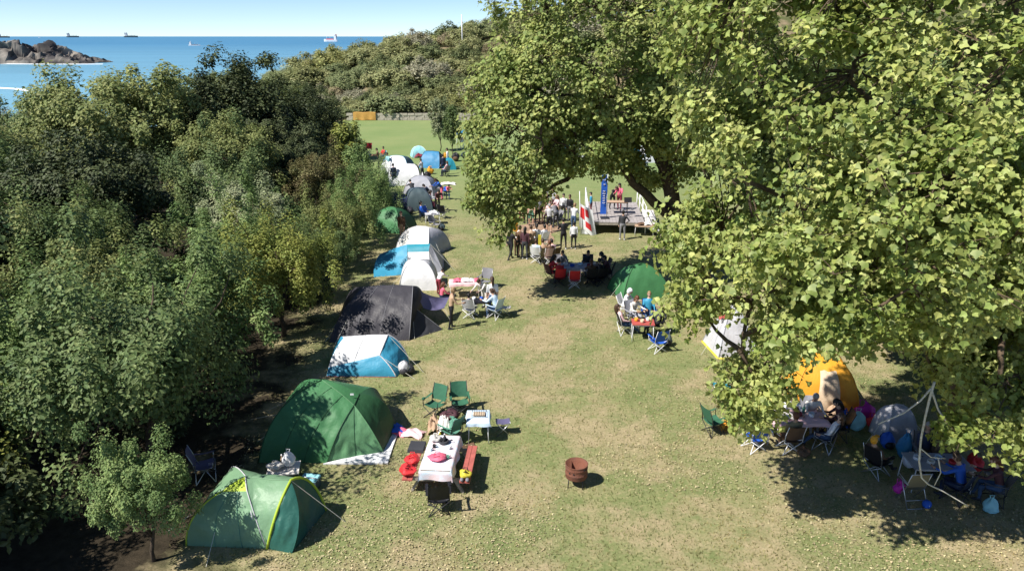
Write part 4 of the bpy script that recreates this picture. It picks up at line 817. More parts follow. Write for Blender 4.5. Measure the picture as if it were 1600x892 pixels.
def bag(at, size, m, label, z=0.0, style='sack', rz=0, name=None, cat='bag', m2=None):
    p = at if isinstance(at, Vector) else G(*at, z); x, y, h = size; t = thing(name or ('backpack' if style == 'pack' else 'bag'), label, cat, (p.x, p.y, z), R(rz)); mb = MB(); sd = hash_(label) * .37
    def fn(u, v):
        a = 2 * math.pi * u; ph = v; prof = (math.sin(math.pi * min(1, ph * 1.02)) ** .45 if 0 < ph < 1 else 0); prof *= (1 - .25 * ph) if style == 'sack' else 1
        k = 1 + .32 * noise.noise(Vector((math.cos(a) * 1.4 + sd, math.sin(a) * 1.4, ph * 2.5))) + .16 * noise.noise(Vector((math.cos(a) * 3.4 + sd, math.sin(a) * 3.4, ph * 6)))
        return Vector((math.cos(a) * x / 2 * prof * k, math.sin(a) * y / 2 * prof * k, ph * h * (1 + .08 * math.sin(a * 3 + sd)) * (1 - .38 * (.5 + .5 * math.sin(a + sd)) * ph if style == 'tote' else 1)))
    mb.grid(fn, 22, 12); mb.build('bag_body', C[m], t); mm = C[m2 or m]
    if style == 'tote':
        for s_ in (-1, 1): MB().tube([(-.2 * x, s_ * .1 * y, h * .62), (-.12 * x, s_ * .3 * y, h * .95), (.12 * x, s_ * .3 * y, h * .95), (.2 * x, s_ * .1 * y, h * .62)], .012, 5).build('handle', mm, t)
    if style == 'sack':
        MB().tube([(-.05 * x, 0, h * .9), (-.14 * x, .02, h * 1.18), (.14 * x, .02, h * 1.18), (.05 * x, 0, h * .9)], .012, 5).build('handle', mm, t)
    elif style == 'pack':
        MB().ell((0, -y * .45, h * .36), (x * .36, y * .22, h * .24), 10, 7).build('pocket', mm, t)
        for s_ in (-1, 1): MB().tube([(s_ * x * .22, y * .40, h * .85), (s_ * x * .3, y * .62, h * .5), (s_ * x * .25, y * .42, h * .12)], .015, 5).build('strap', mm, t)
    return t
def pile(at, size, m, label, z=0.0, name='clothes', cat='clothes', rz=0):
    p = at if isinstance(at, Vector) else G(*at, z); x, y, h = size; t = thing(name, label, cat, (p.x, p.y, z), R(rz)); sd = hash_(label) * .13; ms = m if isinstance(m, (list, tuple)) else [m]
    for i, mm in enumerate(ms):
        ox = (i - (len(ms) - 1) / 2) * x * .62 / max(1, len(ms) - 1) if len(ms) > 1 else 0; sx = x / max(1, len(ms) * .72)
        def fn(u, v):
            a = (u - .5) * 2; b = (v - .5) * 2; r = max(0, 1 - (a * a + b * b) * .62); k = noise.noise(Vector((a * 2.2 + sd + i * 9, b * 2.2, 0))); q = 1 + .3 * noise.noise(Vector((a * 2, b * 2, sd + i)))
            return Vector((ox + a * sx / 2 * q, b * y / 2 * q, .01 + max(0, h * (r ** .7) * (.75 + .7 * k))))
        MB().grid(fn, 12, 12).build('cloth', C[mm], t)
    return t
def cooler(at, size, m, lid, label, rz=0, z=0.0):
    p = at if isinstance(at, Vector) else G(*at, z); x, y, h = size; t = thing('cool_box', label, 'box', (p.x, p.y, z), R(rz)); mb = MB(); mb.box((0, 0, h * .42), (x, y, h * .84), taper=1.06); mb.build('box_body', C[m], t); mb = MB(); mb.box((0, 0, h * .92), (x * 1.1, y * 1.1, h * .14), taper=.94); mb.build('lid', C[lid], t)
    MB().tube([(-x * .53, 0, h * .7), (-x * .53, -y * .3, h * 1.1), (x * .53, -y * .3, h * 1.1), (x * .53, 0, h * .7)], .014, 6).build('handle', C['white'], t)
def pot(at, r, h, m, label, z, name='pot', cat='pot'):
    p = G(*at, z) if not isinstance(at, Vector) else at; t = thing(name, label, cat, (p.x, p.y, z)); MB().lathe([(0, .004), (r * .9, .004), (r, h * .2), (r, h), (r * .92, h), (r * .9, h * .2), (0, h * .15)], 18).build('bowl', m, t)
    MB().tube([(r, 0, h * .8), (r * 1.5, 0, h * .85), (r * 1.8, .02, h * .85)], .012, 5).build('handle', dark_metal, t)
def bottle(at, h, m, label, z): 
    p = G(*at, z) if not isinstance(at, Vector) else at; t = thing('bottle', label, 'bottle', (p.x, p.y, z)); MB().lathe([(0, 0), (.04, 0), (.042, h * .6), (.016, h * .8), (.016, h)], 12).build('glass', m, t); MB().lathe([(.019, h * .98), (.019, h * 1.08), (0, h * 1.08)], 10).build('cap', C['white'], t)

# ---- fire drum
p = G(900, 757); rust = mat('rust', (0.20, 0.075, 0.045), 0.9, 0.35, 5, 0.6, 30, rgb2=(0.115, 0.05, 0.035), p2=.55)
t = thing('fire_drum', 'rusty open steel fire drum on thin legs in the middle of the lawn', 'drum', p); z0 = .26
MB().lathe([(0, z0), (.275, z0), (.285, z0 + .02), (.285, z0 + .12), (.292, z0 + .13), (.285, z0 + .14), (.285, z0 + .27), (.292, z0 + .28), (.285, z0 + .29), (.288, z0 + .37), (.294, z0 + .38), (.272, z0 + .38), (.270, z0 + .05), (0, z0 + .05)], 32).build('barrel', rust, t)
for k in range(4): a = .6 + k * math.pi / 2; MB().tube([(.24 * math.cos(a), .24 * math.sin(a), z0 + .03), (.27 * math.cos(a), .27 * math.sin(a), -.02)], .014, 6).build('leg', dark_metal, t)
for a in (-1.9, -2.3, -.9, -.7): MB().ell((.287 * math.cos(a), .287 * math.sin(a), z0 + .31 if a > -1.5 else z0 + .22), (.022, .022, .022), 8, 6).build('vent_hole', C['black'], t)

# ---- picnic table with cloth
pt = G(690, 745); rzp = -4.0; wood_red = mat('red_paint', (0.40, 0.11, 0.09), .6, .2, 7, .3, 25); wood_grey = mat('weathered_wood', (0.30, 0.27, 0.23), .85, .25, 8, .5, 25)
t = thing('picnic_table', 'picnic table with attached red bench seats in the near foreground', 'table', pt, R(rzp))
for i in range(4): m = MB(); m.box((-.285 + i * .19, 0, .735), (.18, 1.72, .04)); m.build('plank', wood_grey, t)
for s_ in (-1, 1):
    for i in range(2): m = MB(); m.box((s_ * (.66 + i * .135), 0, .44), (.125, 1.72, .04)); m.build('bench_plank', wood_red, t)
for y in (-.7, .7):
    m = MB(); m.box((0, y, .40), (1.5, .06, .09)); m.build('bench_beam', wood_grey, t)
    for s_ in (-1, 1): m = MB(); m.tube([(s_ * .28, y + .05, .70), (s_ * .66, y + .05, 0)], (.045), 4); m.build('leg', wood_grey, t)
cl_m = mat('striped_cloth', (0.74, 0.58, 0.60), .8, .08, 5, .15, 40, rgb2=(0.60, 0.70, 0.80), p2=.5)
cloth(pt, rzp, .78, 1.68, .757, cl_m, 'pale pink and blue striped tablecloth on the picnic table', .28)
Lp = lambda x, y, z: Matrix.Rotation(R(rzp), 3, 'Z') @ Vector((x, y, 0)) + Vector((pt.x, pt.y, z))
bag(Lp(-.02, -.38, .77), (.48, .34, .17), 'pink', 'round pink bag lying on the picnic table', .772, 'tote'); pot(Lp(.02, .42, .772), .13, .09, C['darkgrey'], 'dark cooking pan on the picnic table', .772, 'pan', 'pan'); bottle(Lp(.03, .50, .772), .22, C['darkgrey'], 'dark bottle on the picnic table', .772)
bag(Lp(-.24, .55, .772), (.3, .34, .16), 'cream', 'cream bundle at the far end of the picnic table', .772, 'tote')
for q, (x, y, m_, lb) in enumerate([(-.2, .18, 'black', 'small black cup on the picnic table'), (.2, .12, 'white', 'white cup on the picnic table'), (-.27, .02, 'paleblue', 'pale blue cup on the picnic table'), (.24, -.32, 'seagreen', 'small green jar on the picnic table')]): pot(Lp(x, y, .772), .042, .09, C[m_], lb, .772, 'cup', 'cup')
bag(Lp(-.74, -.62, 0), (.46, .42, .30), 'red', 'bright red bag on the near left bench of the picnic table', .462, 'tote', m2='red'); bag(Lp(-.74, -.10, 0), (.40, .42, .26), 'red', 'red bundle on the middle of the left picnic bench', .462, 'tote'); m = MB()
m = thing('cushion', 'dark grey cushion on the far end of the left picnic bench', 'cushion', Lp(-.76, .62, .463), R(rzp)); q = MB(); q.box((0, 0, .045), (.44, .5, .085), taper=.93); q.build('cover', C['darkgrey'], m)
bag(Lp(.73, -.64, 0), (.34, .32, .22), 'yellow', 'yellow bag with dark trim at the near end of the right bench', .462, 'tote', m2='black'); q = thing('shoes', 'dark shoe pair on the near end of the right bench', 'shoes', Lp(.73, -.83, .463), R(rzp))
for s_ in (-1, 1): MB().ell((s_ * .07, 0, .045), (.05, .07, .045), 10, 6).build('shoe', C['midgrey'], q)
chair(G(686, 797), 8, 'black', 'black camping chair at the near end of the picnic table')
bag(G(690, 706), (.45, .25, .5), 'seagreen', 'grey green bag standing behind the picnic table', 0, 'pack', m2='midgrey')

# ---- green chairs, grill table, stool
chair(G(680, 650), 150, 'chair_green', 'green camping chair turned to the right, left of two'); chair(G(719, 646), 190, 'chair_green', 'green camping chair facing the camera, right of two')
chair(G(705, 690), 55, 'seagreen', 'grey green camping chair heaped with clothes', dark_metal); pile(G(703, 686), (.5, .42, .22), ['offwhite', 'seagreen'], 'pale clothes heaped on the grey green chair', .44); bag(G(703, 662), (.62, .40, .34), 'maroon', 'dark maroon travel bag beside the green chairs', .15, 'tote', m2='black'); pile(G(686, 672), (.5, .6, .5), ['tan', 'offwhite'], 'beige jacket and cloths piled by the green chairs', 0); bag(G(688, 689), (.1, .1, .28), 'yellow', 'small yellow bag hanging at the chair leg', 0, 'tote')
gt = G(748, 684); table(gt, 2, .62, .72, .70, C['paleblue'], 'small white folding table holding a wire grill'); cloth(gt, 2, .62, .72, .70, C['paleblue'], 'pale blue cloth on the small folding grill table', .12)
t = thing('wire_grill', 'black wire grill rack lying on the small white table', 'grill', (gt.x + .02, gt.y + .08, .72)); m = MB()
for i in range(7): m = MB(); m.tube([(-.2 + i * .066, -.16, .06), (-.2 + i * .066, .16, .06)], .005, 4); m.build('wire', dark_metal, t)
for y in (-.17, .17): m = MB(); m.tube([(-.21, y, .06), (.21, y, .06)], .009, 5); m.build('rim', dark_metal, t)
for sx in (-1, 1):
    for y in (-.17, .17): m = MB(); m.tube([(sx * .2, y, .06), (sx * .2, y, 0.0)], .008, 5); m.build('foot', dark_metal, t)
m = MB(); m.box((0, -.02, .03), (.34, .22, .02)); m.build('charcoal_tray', C['sand'], t)
stool(G(786, 677), 5, 'purple_grey', 'small blue grey folding stool right of the grill table', .40, .42); q = thing('mat', 'brown square mat lying on the lawn near the grill table', 'mat', G(731, 699) + Vector((0, 0, .0)), .3); MB().grid(lambda u, v: Vector(((u - .5) * .42, (v - .5) * .34, .02 + .02 * math.sin(u * 5 + v * 3))), 6, 6).build('cloth', C['brown'], q)
pile(G(632, 677), (.85, .45, .16), ['pink', 'palepink'], 'pink clothes lying on the grass right of the large green tent', 0, rz=-15); pile(G(617, 674), (.5, .5, .25), ['royal'], 'blue bundle against the large green tent side', 0)
# ---- things near the lime topped tent
tb = G(446, 757); table(tb, 10, .8, .6, .5, C['offwhite'], 'low table heaped with bags behind the lime topped tent', dark_metal); bag(tb + Vector((.14, .06, 0)), (.36, .34, .42), 'white', 'white carrier bag on the low table behind the nearest tent', .515); bag(tb + Vector((-.2, -.06, 0)), (.42, .30, .20), 'cream', 'cream bundle on the low table behind the nearest tent', .515, 'tote'); bottle(tb + Vector((-.05, .1, 0)), .3, C['tan'], 'brown bottle on the low table behind the nearest tent', .515)
cooler(G(486, 760), (.42, .28, .3), 'slate', 'cyan', 'dark cool box with pale blue lid behind the nearest tent', -12); bag(G(470, 765), (.28, .24, .34), 'navy', 'dark blue bag beside the cool box', 0, 'pack', m2='brown'); pile(G(471, 772), (.35, .3, .2), ['cyan'], 'pale blue cloth dropped by the cool box', 0)
chair(G(323, 747), -70, 'purple_grey', 'blue violet camping chair in the deep shade of the wood', metal_m)
# ---- gear at the blue and white ridge tent
bag(G(632, 585), (.42, .36, .5), 'lightgrey', 'pale grey pack leaning at the blue tent door', 0, 'pack', m2='charcoal'); bag(G(641, 583), (.36, .3, .34), 'charcoal', 'black bag beside the pale grey pack', 0, 'tote')
# ---- group beside the charcoal tent
person((706, 513), -75, 'stand_fwd', 'tan', 'black', 'person standing in tan brown top and black trousers beside the charcoal tent', hc='fair', shoe='darkgrey')
seated((734, 497), -15, 'sit', 'white', 'denim', 'small person in white shirt seated at the black table with back turned', 'lightgrey', 'pale folding chair under the small person in white', white_metal, sc=.85)
person((770, 494), 15, 'stand', 'white', 'denim', 'person in white top and jeans standing at the black table', 'long', 'brown', sleeves=False); seated((776, 497), 55, 'sit_lean', 'paleblue', 'denim', 'person in pale blue top seated beside the person standing in white', 'paleblue', 'pale blue camping chair right of the black table', white_metal, hair='tail', hc='brown')
person((757, 482), 150, 'stoop', 'offwhite', 'offwhite', 'person in cream clothes bending over the black table', 'short', 'brown', sc=.95)
tb = G(748, 493); table(tb, 4, .95, .62, .68, C['black'], 'black folding table beside the charcoal tent', dark_metal)
for x, y, m_, lb in [(-.2, .1, 'white', 'white pot on the black table'), (.12, .12, 'royal', 'blue cup on the black table'), (.3, -.05, 'cream', 'cream bowl on the black table')]: pot(tb + Vector((x, y, 0)), .075, .1, C[m_], lb, .682, 'pot', 'pot')
tb2 = G(726, 462); table(tb2, 5, 1.3, .7, .68, C['offwhite'], 'folding table with pink cloths behind the black table'); cloth(tb2, 5, 1.3, .7, .68, C['palepink'], 'pale pink cloth on the table behind the black table', .12); pile(tb2 + Vector((-.1, 0, 0)), (.6, .45, .14), ['pink', 'white'], 'pink and white clothes lying on the pink table', .695); pile(tb2 + Vector((.42, .05, 0)), (.4, .4, .1), ['white', 'pink'], 'white garment with pink trim on the right of the pink table', .695)
chair(G(758, 452), 160, 'midgrey', 'grey camping chair behind the person standing in white', metal_m); seated((690, 466), -60, 'sit_ground', 'pink', 'navy', 'small person in pink sitting by the white dome tent', hair='long', hc='auburn', sc=.8); person((686, 460), -30, 'stoop', 'white', 'darkred', 'small person in white and red bending at the white dome tent', 'short', 'black', sc=.75)
stool(G(790, 492), 0, 'offwhite', 'pale low stool right of the seated blue person', .42, .36)
# ---- small groups between the far left tents
person((629, 376), 160, 'stand', 'brown', 'tan', 'person in brown standing behind the cream dome tent', 'short', 'auburn'); 
for (x, y, m_, lb) in [(671, 345, 'royal', 'blue camping chair near the green far tent'), (692, 341, 'black', 'black camping chair at the far aisle edge'), (680, 361, 'midgrey', 'grey camping chair nearest of the far aisle group')]: chair(G(x, y), random.uniform(0, 360), m_, lb, metal_m)
tb = G(676, 350); table(tb, 10, .9, .6, .66, C['lightgrey'], 'pale folding table near the green far tent'); seated((660, 346), -70, 'sit', 'royal', 'denim', 'person in blue seated near the green far tent', 'navy', 'navy chair under the person in blue'); pile(tb + Vector((.1, 0, 0)), (.5, .4, .2), ['white'], 'white cloth heap on the pale far table', .675)
seated((668, 326), -80, 'sit_lean', 'white', 'pink', 'person in white and pink seated beside the slate dome tent', 'black', 'black chair beside the slate dome tent', hair='long', hc='black'); person((672, 318), 100, 'stoop', 'navy', 'pink', 'person in navy bending beside the light grey tent', 'short', 'black', sc=.9)
table(G(684, 306), 0, .9, .6, .6, C['midgrey'], 'grey folding table right of the light grey tent'); person((693, 273), 20, 'stand', 'navy', 'navy', 'person in navy standing by the blue far tent', 'short', 'black'); seated((698, 276), 60, 'sit', 'palepink', 'navy', 'person in pale pink seated by the blue far tent', 'midgrey', 'grey chair by the blue far tent', hair='long', hc='brown')
bag(G(673, 272), (.6, .5, .7), 'orange', 'orange sack standing in front of the blue far tent', 0, 'tote'); bag(G(695, 248), (.6, .5, .6), 'orange', 'orange bundle behind the teal pop up tent', 0, 'tote'); bag(G(712, 252), (.7, .6, .8), 'black', 'black heap of bags below the far sapling', 0, 'pack', m2='brown'); bag(G(727, 248), (.8, .6, .6), 'navy', 'navy bag right of the far sapling', 0, 'pack', m2='black'); pile(G(664, 276), (.9, .7, .4), ['white'], 'white bundle right of the white tunnel tent', 0); bag(G(668, 278), (.6, .5, .5), 'black', 'black bag right of the white tunnel tent', 0, 'pack'); pile(G(700, 288), (1.2, .8, .2), ['offwhite'], 'off white sheet on the grass under the spreading tree', 0)
pile(G(661, 246), (1.2, .9, .5), ['darkred', 'white'], 'dark red and white bundle beside the pale cyan tent', 0); person((722, 234), 200, 'stand', 'palepink', 'white', 'person in pale clothes standing under the blue canopy', 'short', 'auburn')
seated((599, 251), 140, 'sit', 'red', 'slate', 'person in red seated near the white and sky blue tent', 'cyan', 'cyan chair of the person in red'); chair(G(565, 246), 200, 'red', 'red camping chair at the shaded wood corner, left of two', metal_m, 1.25); chair(G(575, 243), 170, 'red', 'red camping chair with white cloth at the wood corner, right of two', metal_m, 1.25); person((592, 262), 100, 'stand_fwd', 'brown', 'darkgrey', 'person in brown standing in shade by the far white tent', 'short', 'black')
tb = G(575, 296); table(tb, 0, 1.1, .8, .7, C['darkred'], 'dark red table standing in the shade of the wood'); person((616, 290), 30, 'stand', 'navy', 'navy', 'person in dark blue standing at the white tunnel tent door', 'short', 'black'); pile(G(590, 284), (.9, .8, .5), ['purple_grey'], 'violet heap of bags in the shade of the wood', 0); pile(G(565, 272), (1.2, .9, .6), ['slate', 'grey'], 'grey blue heap of gear at the wood edge', 0)

# ---- crowd by the stage
CG = 'people gathered before the stage'
for at, fc, ps, tp_, bt, lb, kw in [
    ((798, 406), -40, 'walk', 'black', 'black', 'person in black jacket at the left of the front row before the stage', {}),
    ((820, 405), -10, 'stand', 'maroon', 'darkgrey', 'person in long maroon grey coat in the front row, back turned', dict(hair='long', hc='black', shoe='white')),
    ((830, 402), 10, 'stand_fwd', 'tan', 'khaki', 'person in tan top and khaki trousers in the front row', dict(hc='brown')),
    ((838, 399), 0, 'stand', 'white', 'darkgrey', 'person in sleeveless white top at the right of the front row', dict(hair='tail', hc='black', sleeves=False)),
    ((808, 400), -20, 'stoop', 'offwhite', 'brown', 'person in pale top stooping beside the orange banner', dict(hc='brown')),
    ((822, 349), 160, 'stand', 'orange', 'black', 'person in orange and black behind the crowd at left', dict(hair='long', hc='brown')),
    ((830, 352), 175, 'stand', 'sand', 'seagreen', 'person in sand top and green shorts facing the camera', dict(hc='fair', legs=False, sleeves=False)),
    ((840, 350), 200, 'stand_fwd', 'lightgrey', 'black', 'person in light grey top and black trousers in the back row', dict(hc='black')),
    ((845, 349), 150, 'stand_hip', 'brown', 'tan', 'person in brown top with hand on hip in the back row', dict(hair='long', hc='brown', legs=False)),
    ((858, 363), 0, 'stand_fwd', 'lightgrey', 'black', 'person in pale shirt and black shorts, back turned, in the crowd middle', dict(hc='grey', legs=False, shoe='black')),
    ((853, 326), 180, 'raise', 'white', 'charcoal', 'person in white under the drooping limb behind the crowd', dict(hc='black')),
    ((880, 344), 170, 'stand', 'white', 'midgrey', 'person in white shirt and grey trousers left of the stage', dict(hc='black')),
    ((871, 346), 120, 'stand_fwd', 'palepink', 'tan', 'person in pale pink left of the person in white shirt and grey trousers', dict(hair='long', hc='fair')),
    ((880, 389), 10, 'stand_fwd', 'black', 'black', 'person dressed all in black between the crowd and the stage', dict(hc='black', shoe='white')),
    ((896, 389), 0, 'stand', 'white', 'black', 'smaller person in white top and dark trousers next to the person in black', dict(hair='short', hc='black', shoe='white', sc=.88)),
    ((896, 362), -30, 'stand_fwd', 'white', 'denim', 'person in white shirt holding the red and white flag', dict(hc='fair')),
    ((972, 375), 0, 'stand_hip', 'darkgrey', 'midgrey', 'person in dark top and grey trousers facing the stage', dict(hair='bun', hc='black', shoe='white')),
]: person(at, fc, ps, tp_, bt, lb, group=CG, **kw)
for at, fc, tp_, bt, lb, cc, cl_, kw in [
    ((849, 386), 40, 'white', 'denim', 'person in white and jeans seated facing the stage', 'white', 'white chair in the crowd', dict(hc='black')),
    ((838, 411), -20, 'paleblue', 'darkgrey', 'person wrapped in pale blue and white seated at the front of the crowd', 'white', 'white chair with cloth at the front of the crowd', dict(hc='brown')),
    ((858, 413), 10, 'brown', 'darkgrey', 'person in brown seated between the crowd and the big table', 'palepink', 'pink chair between the crowd and the big table', dict(hc='auburn')),
    ((858, 345), 150, 'palepink', 'maroon', 'person in pale pink seated in the back row of the crowd', 'darkred', 'dark red chair in the back row', dict(hc='brown')),
]: seated(at, fc, 'sit', tp_, bt, lb, cc, cl_, white_metal, CG, **kw)
t = thing('orange_banner', 'small orange banner on a stick held up in the crowd', 'banner', G(796, 398)); MB().tube([(0, 0, 0), (0, 0, 2.1)], .015, 6).build('stick', wood_grey, t); MB().grid(lambda u, v: Vector((u * .45, .06 * math.sin(u * 6 + v * 3), 1.35 + v * .7 - .1 * u)), 8, 8).build('cloth', C['orange'], t)
t = thing('yellow_banner', 'narrow yellow board standing by the front row of the crowd', 'banner', G(843, 402)); m = MB(); m.box((0, 0, .62), (.16, .05, 1.2)); m.build('board', C['yellow'], t); m = MB(); m.box((0, .06, .03), (.3, .3, .05)); m.build('foot', dark_metal, t)
q = thing('earth_patch', 'bare reddish earth patch in the crowd', 'earth'); q.location = G(842, 362); mb = MB(); nn = 40; mb.add([(0, 0, .006)] + [(1.1 * (1 + .25 * math.sin(3 * a) + .2 * math.sin(7 * a)) * math.cos(a), 2.8 * (1 + .2 * math.sin(5 * a)) * math.sin(a), .005) for a in [2 * math.pi * i / nn for i in range(nn)]], [(0, i + 1, (i + 1) % nn + 1) for i in range(nn)]); mb.build('soil', mat('bare_soil', (0.30, 0.20, 0.135), .95, .25, 2, .5, 8), q); q['kind'] = 'stuff'

# ---- stage
deck_m = mat('deck', (0.34, 0.31, 0.30), .8, .18, 3, .3, 15); sp = G(960, 366); Rz = R(-4)
st = thing('stage', 'low wooden stage with rails and dark open front', 'stage', (sp.x + .1, sp.y, 0), Rz); SW, SD, SZ = 3.3, 5.6, .72; n_pl = 16
for i in range(n_pl): m = MB(); m.box((-SW / 2 + SW / n_pl * (i + .5), SD / 2, SZ - .025), (SW / n_pl - .012, SD, .05)); m.build('deck_plank', deck_m, st)
m = MB(); m.box((0, .04, SZ - .12), (SW - .02, .06, .12)); m.build('front_beam', wood_grey, st); m = MB(); m.box((0, SD - .04, SZ - .12), (SW - .02, .06, .12)); m.build('back_beam', wood_grey, st); m = MB(); m.box((0, SD * .5, .3), (SW - .3, .05, .58)); m.build('shade_board', C['black'], st)  # black board added under the deck, standing in for the shade there
for s_ in (-1, 1):
    m = MB(); m.box((s_ * (SW / 2 - .03), SD / 2, SZ - .12), (.05, SD - .2, .12)); m.build('side_beam', wood_grey, st)
    ys_ = (0.05, 1.9, 3.8, SD - .08)
    for y in ys_: MB().tube([(s_ * (SW / 2 + .03), y, 0), (s_ * (SW / 2 + .03), y, SZ + .95)], .035, 8).build('post', white_metal, st)
    for z in (SZ + .45, SZ + .92): MB().tube([(s_ * (SW / 2 + .03), .05, z), (s_ * (SW / 2 + .03), SD - .08, z)], .02, 6).build('rail', white_metal, st)
Ls = lambda x, y, z: Matrix.Rotation(Rz, 3, 'Z') @ Vector((x, y, 0)) + Vector((st.location.x, st.location.y, z))
t = thing('ramp_board', 'pale board sloping along the right side of the stage', 'board', Ls(SW / 2 + .45, 1.2, 0), Rz); m = MB(); m.add([(-.3, -1.2, .42), (.45, -1.2, .10), (.45, 2.6, .62), (-.3, 2.6, .66), (-.3, -1.2, .36), (.45, -1.2, .04), (.45, 2.6, .56), (-.3, 2.6, .60)], [(0, 1, 2, 3), (4, 7, 6, 5), (0, 4, 5, 1), (1, 5, 6, 2), (2, 6, 7, 3), (3, 7, 4, 0)]); m.build('panel', C['offwhite'], t)
for y in (-1.0, 2.4): MB().tube([(.3, y, 0), (.3, y, .12 + (y + 1.0) * .13)], .03, 6).build('support', wood_grey, t)
t = thing('feather_banner', 'tall blue vertical banner with white lettering on the stage', 'banner', Ls(-.75, .95, SZ)); bx_ = MB()
bx_.grid(lambda u, v: Vector(((u - .5) * .36 * (1 - .35 * max(0, v - .8) * 5 * abs(u - .5)), .035 * math.sin(v * 7), .25 + v * 2.35)), 6, 20); clo = bx_.build('cloth', C['royal'], t); MB().tube([(.19, 0, 0), (.19, 0, 2.75)], .018, 6).build('pole', white_metal, t); m = MB(); m.box((.1, 0, .03), (.5, .5, .05)); m.build('foot', dark_metal, t)
for k_, (z, w) in enumerate([(2.30, .20), (2.02, .12), (1.62, .14), (1.48, .18), (1.34, .12), (1.20, .16), (1.06, .13), (.92, .17)]): m = MB(); m.tube([(-w / 2, -.05, z), (-w / 4, -.055, z + .05), (0, -.055, z - .03), (w / 4, -.055, z + .045), (w / 2, -.05, z)], .018, 5); m.build('lettering', C['white'], clo)
t = thing('flag', 'white flag with red stripes hung at the left front of the stage', 'flag', Ls(-SW / 2 - .45, -.35, 0)); MB().tube([(0, 0, 0), (-.12, 0, 2.6)], .022, 6).build('pole', white_metal, t)
ff = lambda u, v: Vector((-.10 + u * (.75 + .35 * (1 - v)), .10 * math.sin(u * 7 + v * 2), .55 + v * 1.35 - .85 * u * (1 - .5 * v)))
clo = MB().grid(ff, 14, 12).build('cloth', C['white'], t)
for (u0, u1, v0, v1) in ((.08, .34, .42, .88), (.38, .72, .18, .42), (.40, .66, .62, .90)): MB().grid(lambda u, v: ff(u0 + (u1 - u0) * u, v0 + (v1 - v0) * v) + Vector((0, -.012, .004)), 6, 6).build('red_stripe', C['red'], clo)
t = thing('cloth_banner', 'white cloth hanging from the front left corner of the stage', 'banner', Ls(-SW / 2 - .05, -.22, 0)); MB().grid(lambda u, v: Vector(((u - .5) * .75 * (1 - .35 * v), .05 * math.sin(u * 9), .04 + v * 1.3)), 10, 10).build('cloth', C['white'], t)
for pl in ([(-.3, .05, 0), (-.25, .05, 1.38)], [(.3, .05, 0), (.25, .05, 1.38)]): MB().tube(pl, .018, 6).build('pole', white_metal, t)
person(Ls(.35, 3.2, SZ), 150, 'stand_fwd', 'pink', 'darkred', 'person in pink top standing on the stage', 'long', 'black', z=SZ); person(Ls(-.05, 3.5, SZ), 200, 'stoop', 'black', 'black', 'person in black bending over equipment on the stage', 'short', 'brown', z=SZ); person(Ls(-1.45, 1.9, SZ), 90, 'stand', 'skyblue', 'darkred', 'small person in bright blue at the left rail of the stage', 'short', 'black', sc=.8, z=SZ)
tb = Ls(.15, 2.3, SZ); t = table(Vector((tb.x, tb.y, 0)), -4, 1.3, .6, .75, C['tan'], 'table with equipment on the stage', dark_metal); t.location.z = SZ
t = thing('music_stand', 'black music stand at the right of the stage', 'stand', Ls(.7, 1.2, SZ)); MB().tube([(0, 0, 0), (0, 0, 1.0)], .015, 6).build('stem', dark_metal, t); m = MB(); m.box((0, 0, 1.08), (.45, .05, .3), M=Matrix.Rotation(R(-25), 3, 'X')); m.build('desk', C['black'], t)
for k in range(3): a = k * 2.09; MB().tube([(0, 0, .15), (.28 * math.cos(a), .28 * math.sin(a), .0)], .012, 5).build('leg', dark_metal, t)
table(G(1006, 368), -10, 1.1, .7, .62, C['tan'], 'small brown table right of the stage front', white_metal); pile(G(1006, 368), (.6, .4, .18), ['brown', 'offwhite'], 'brown things on the small table right of the stage', .635)

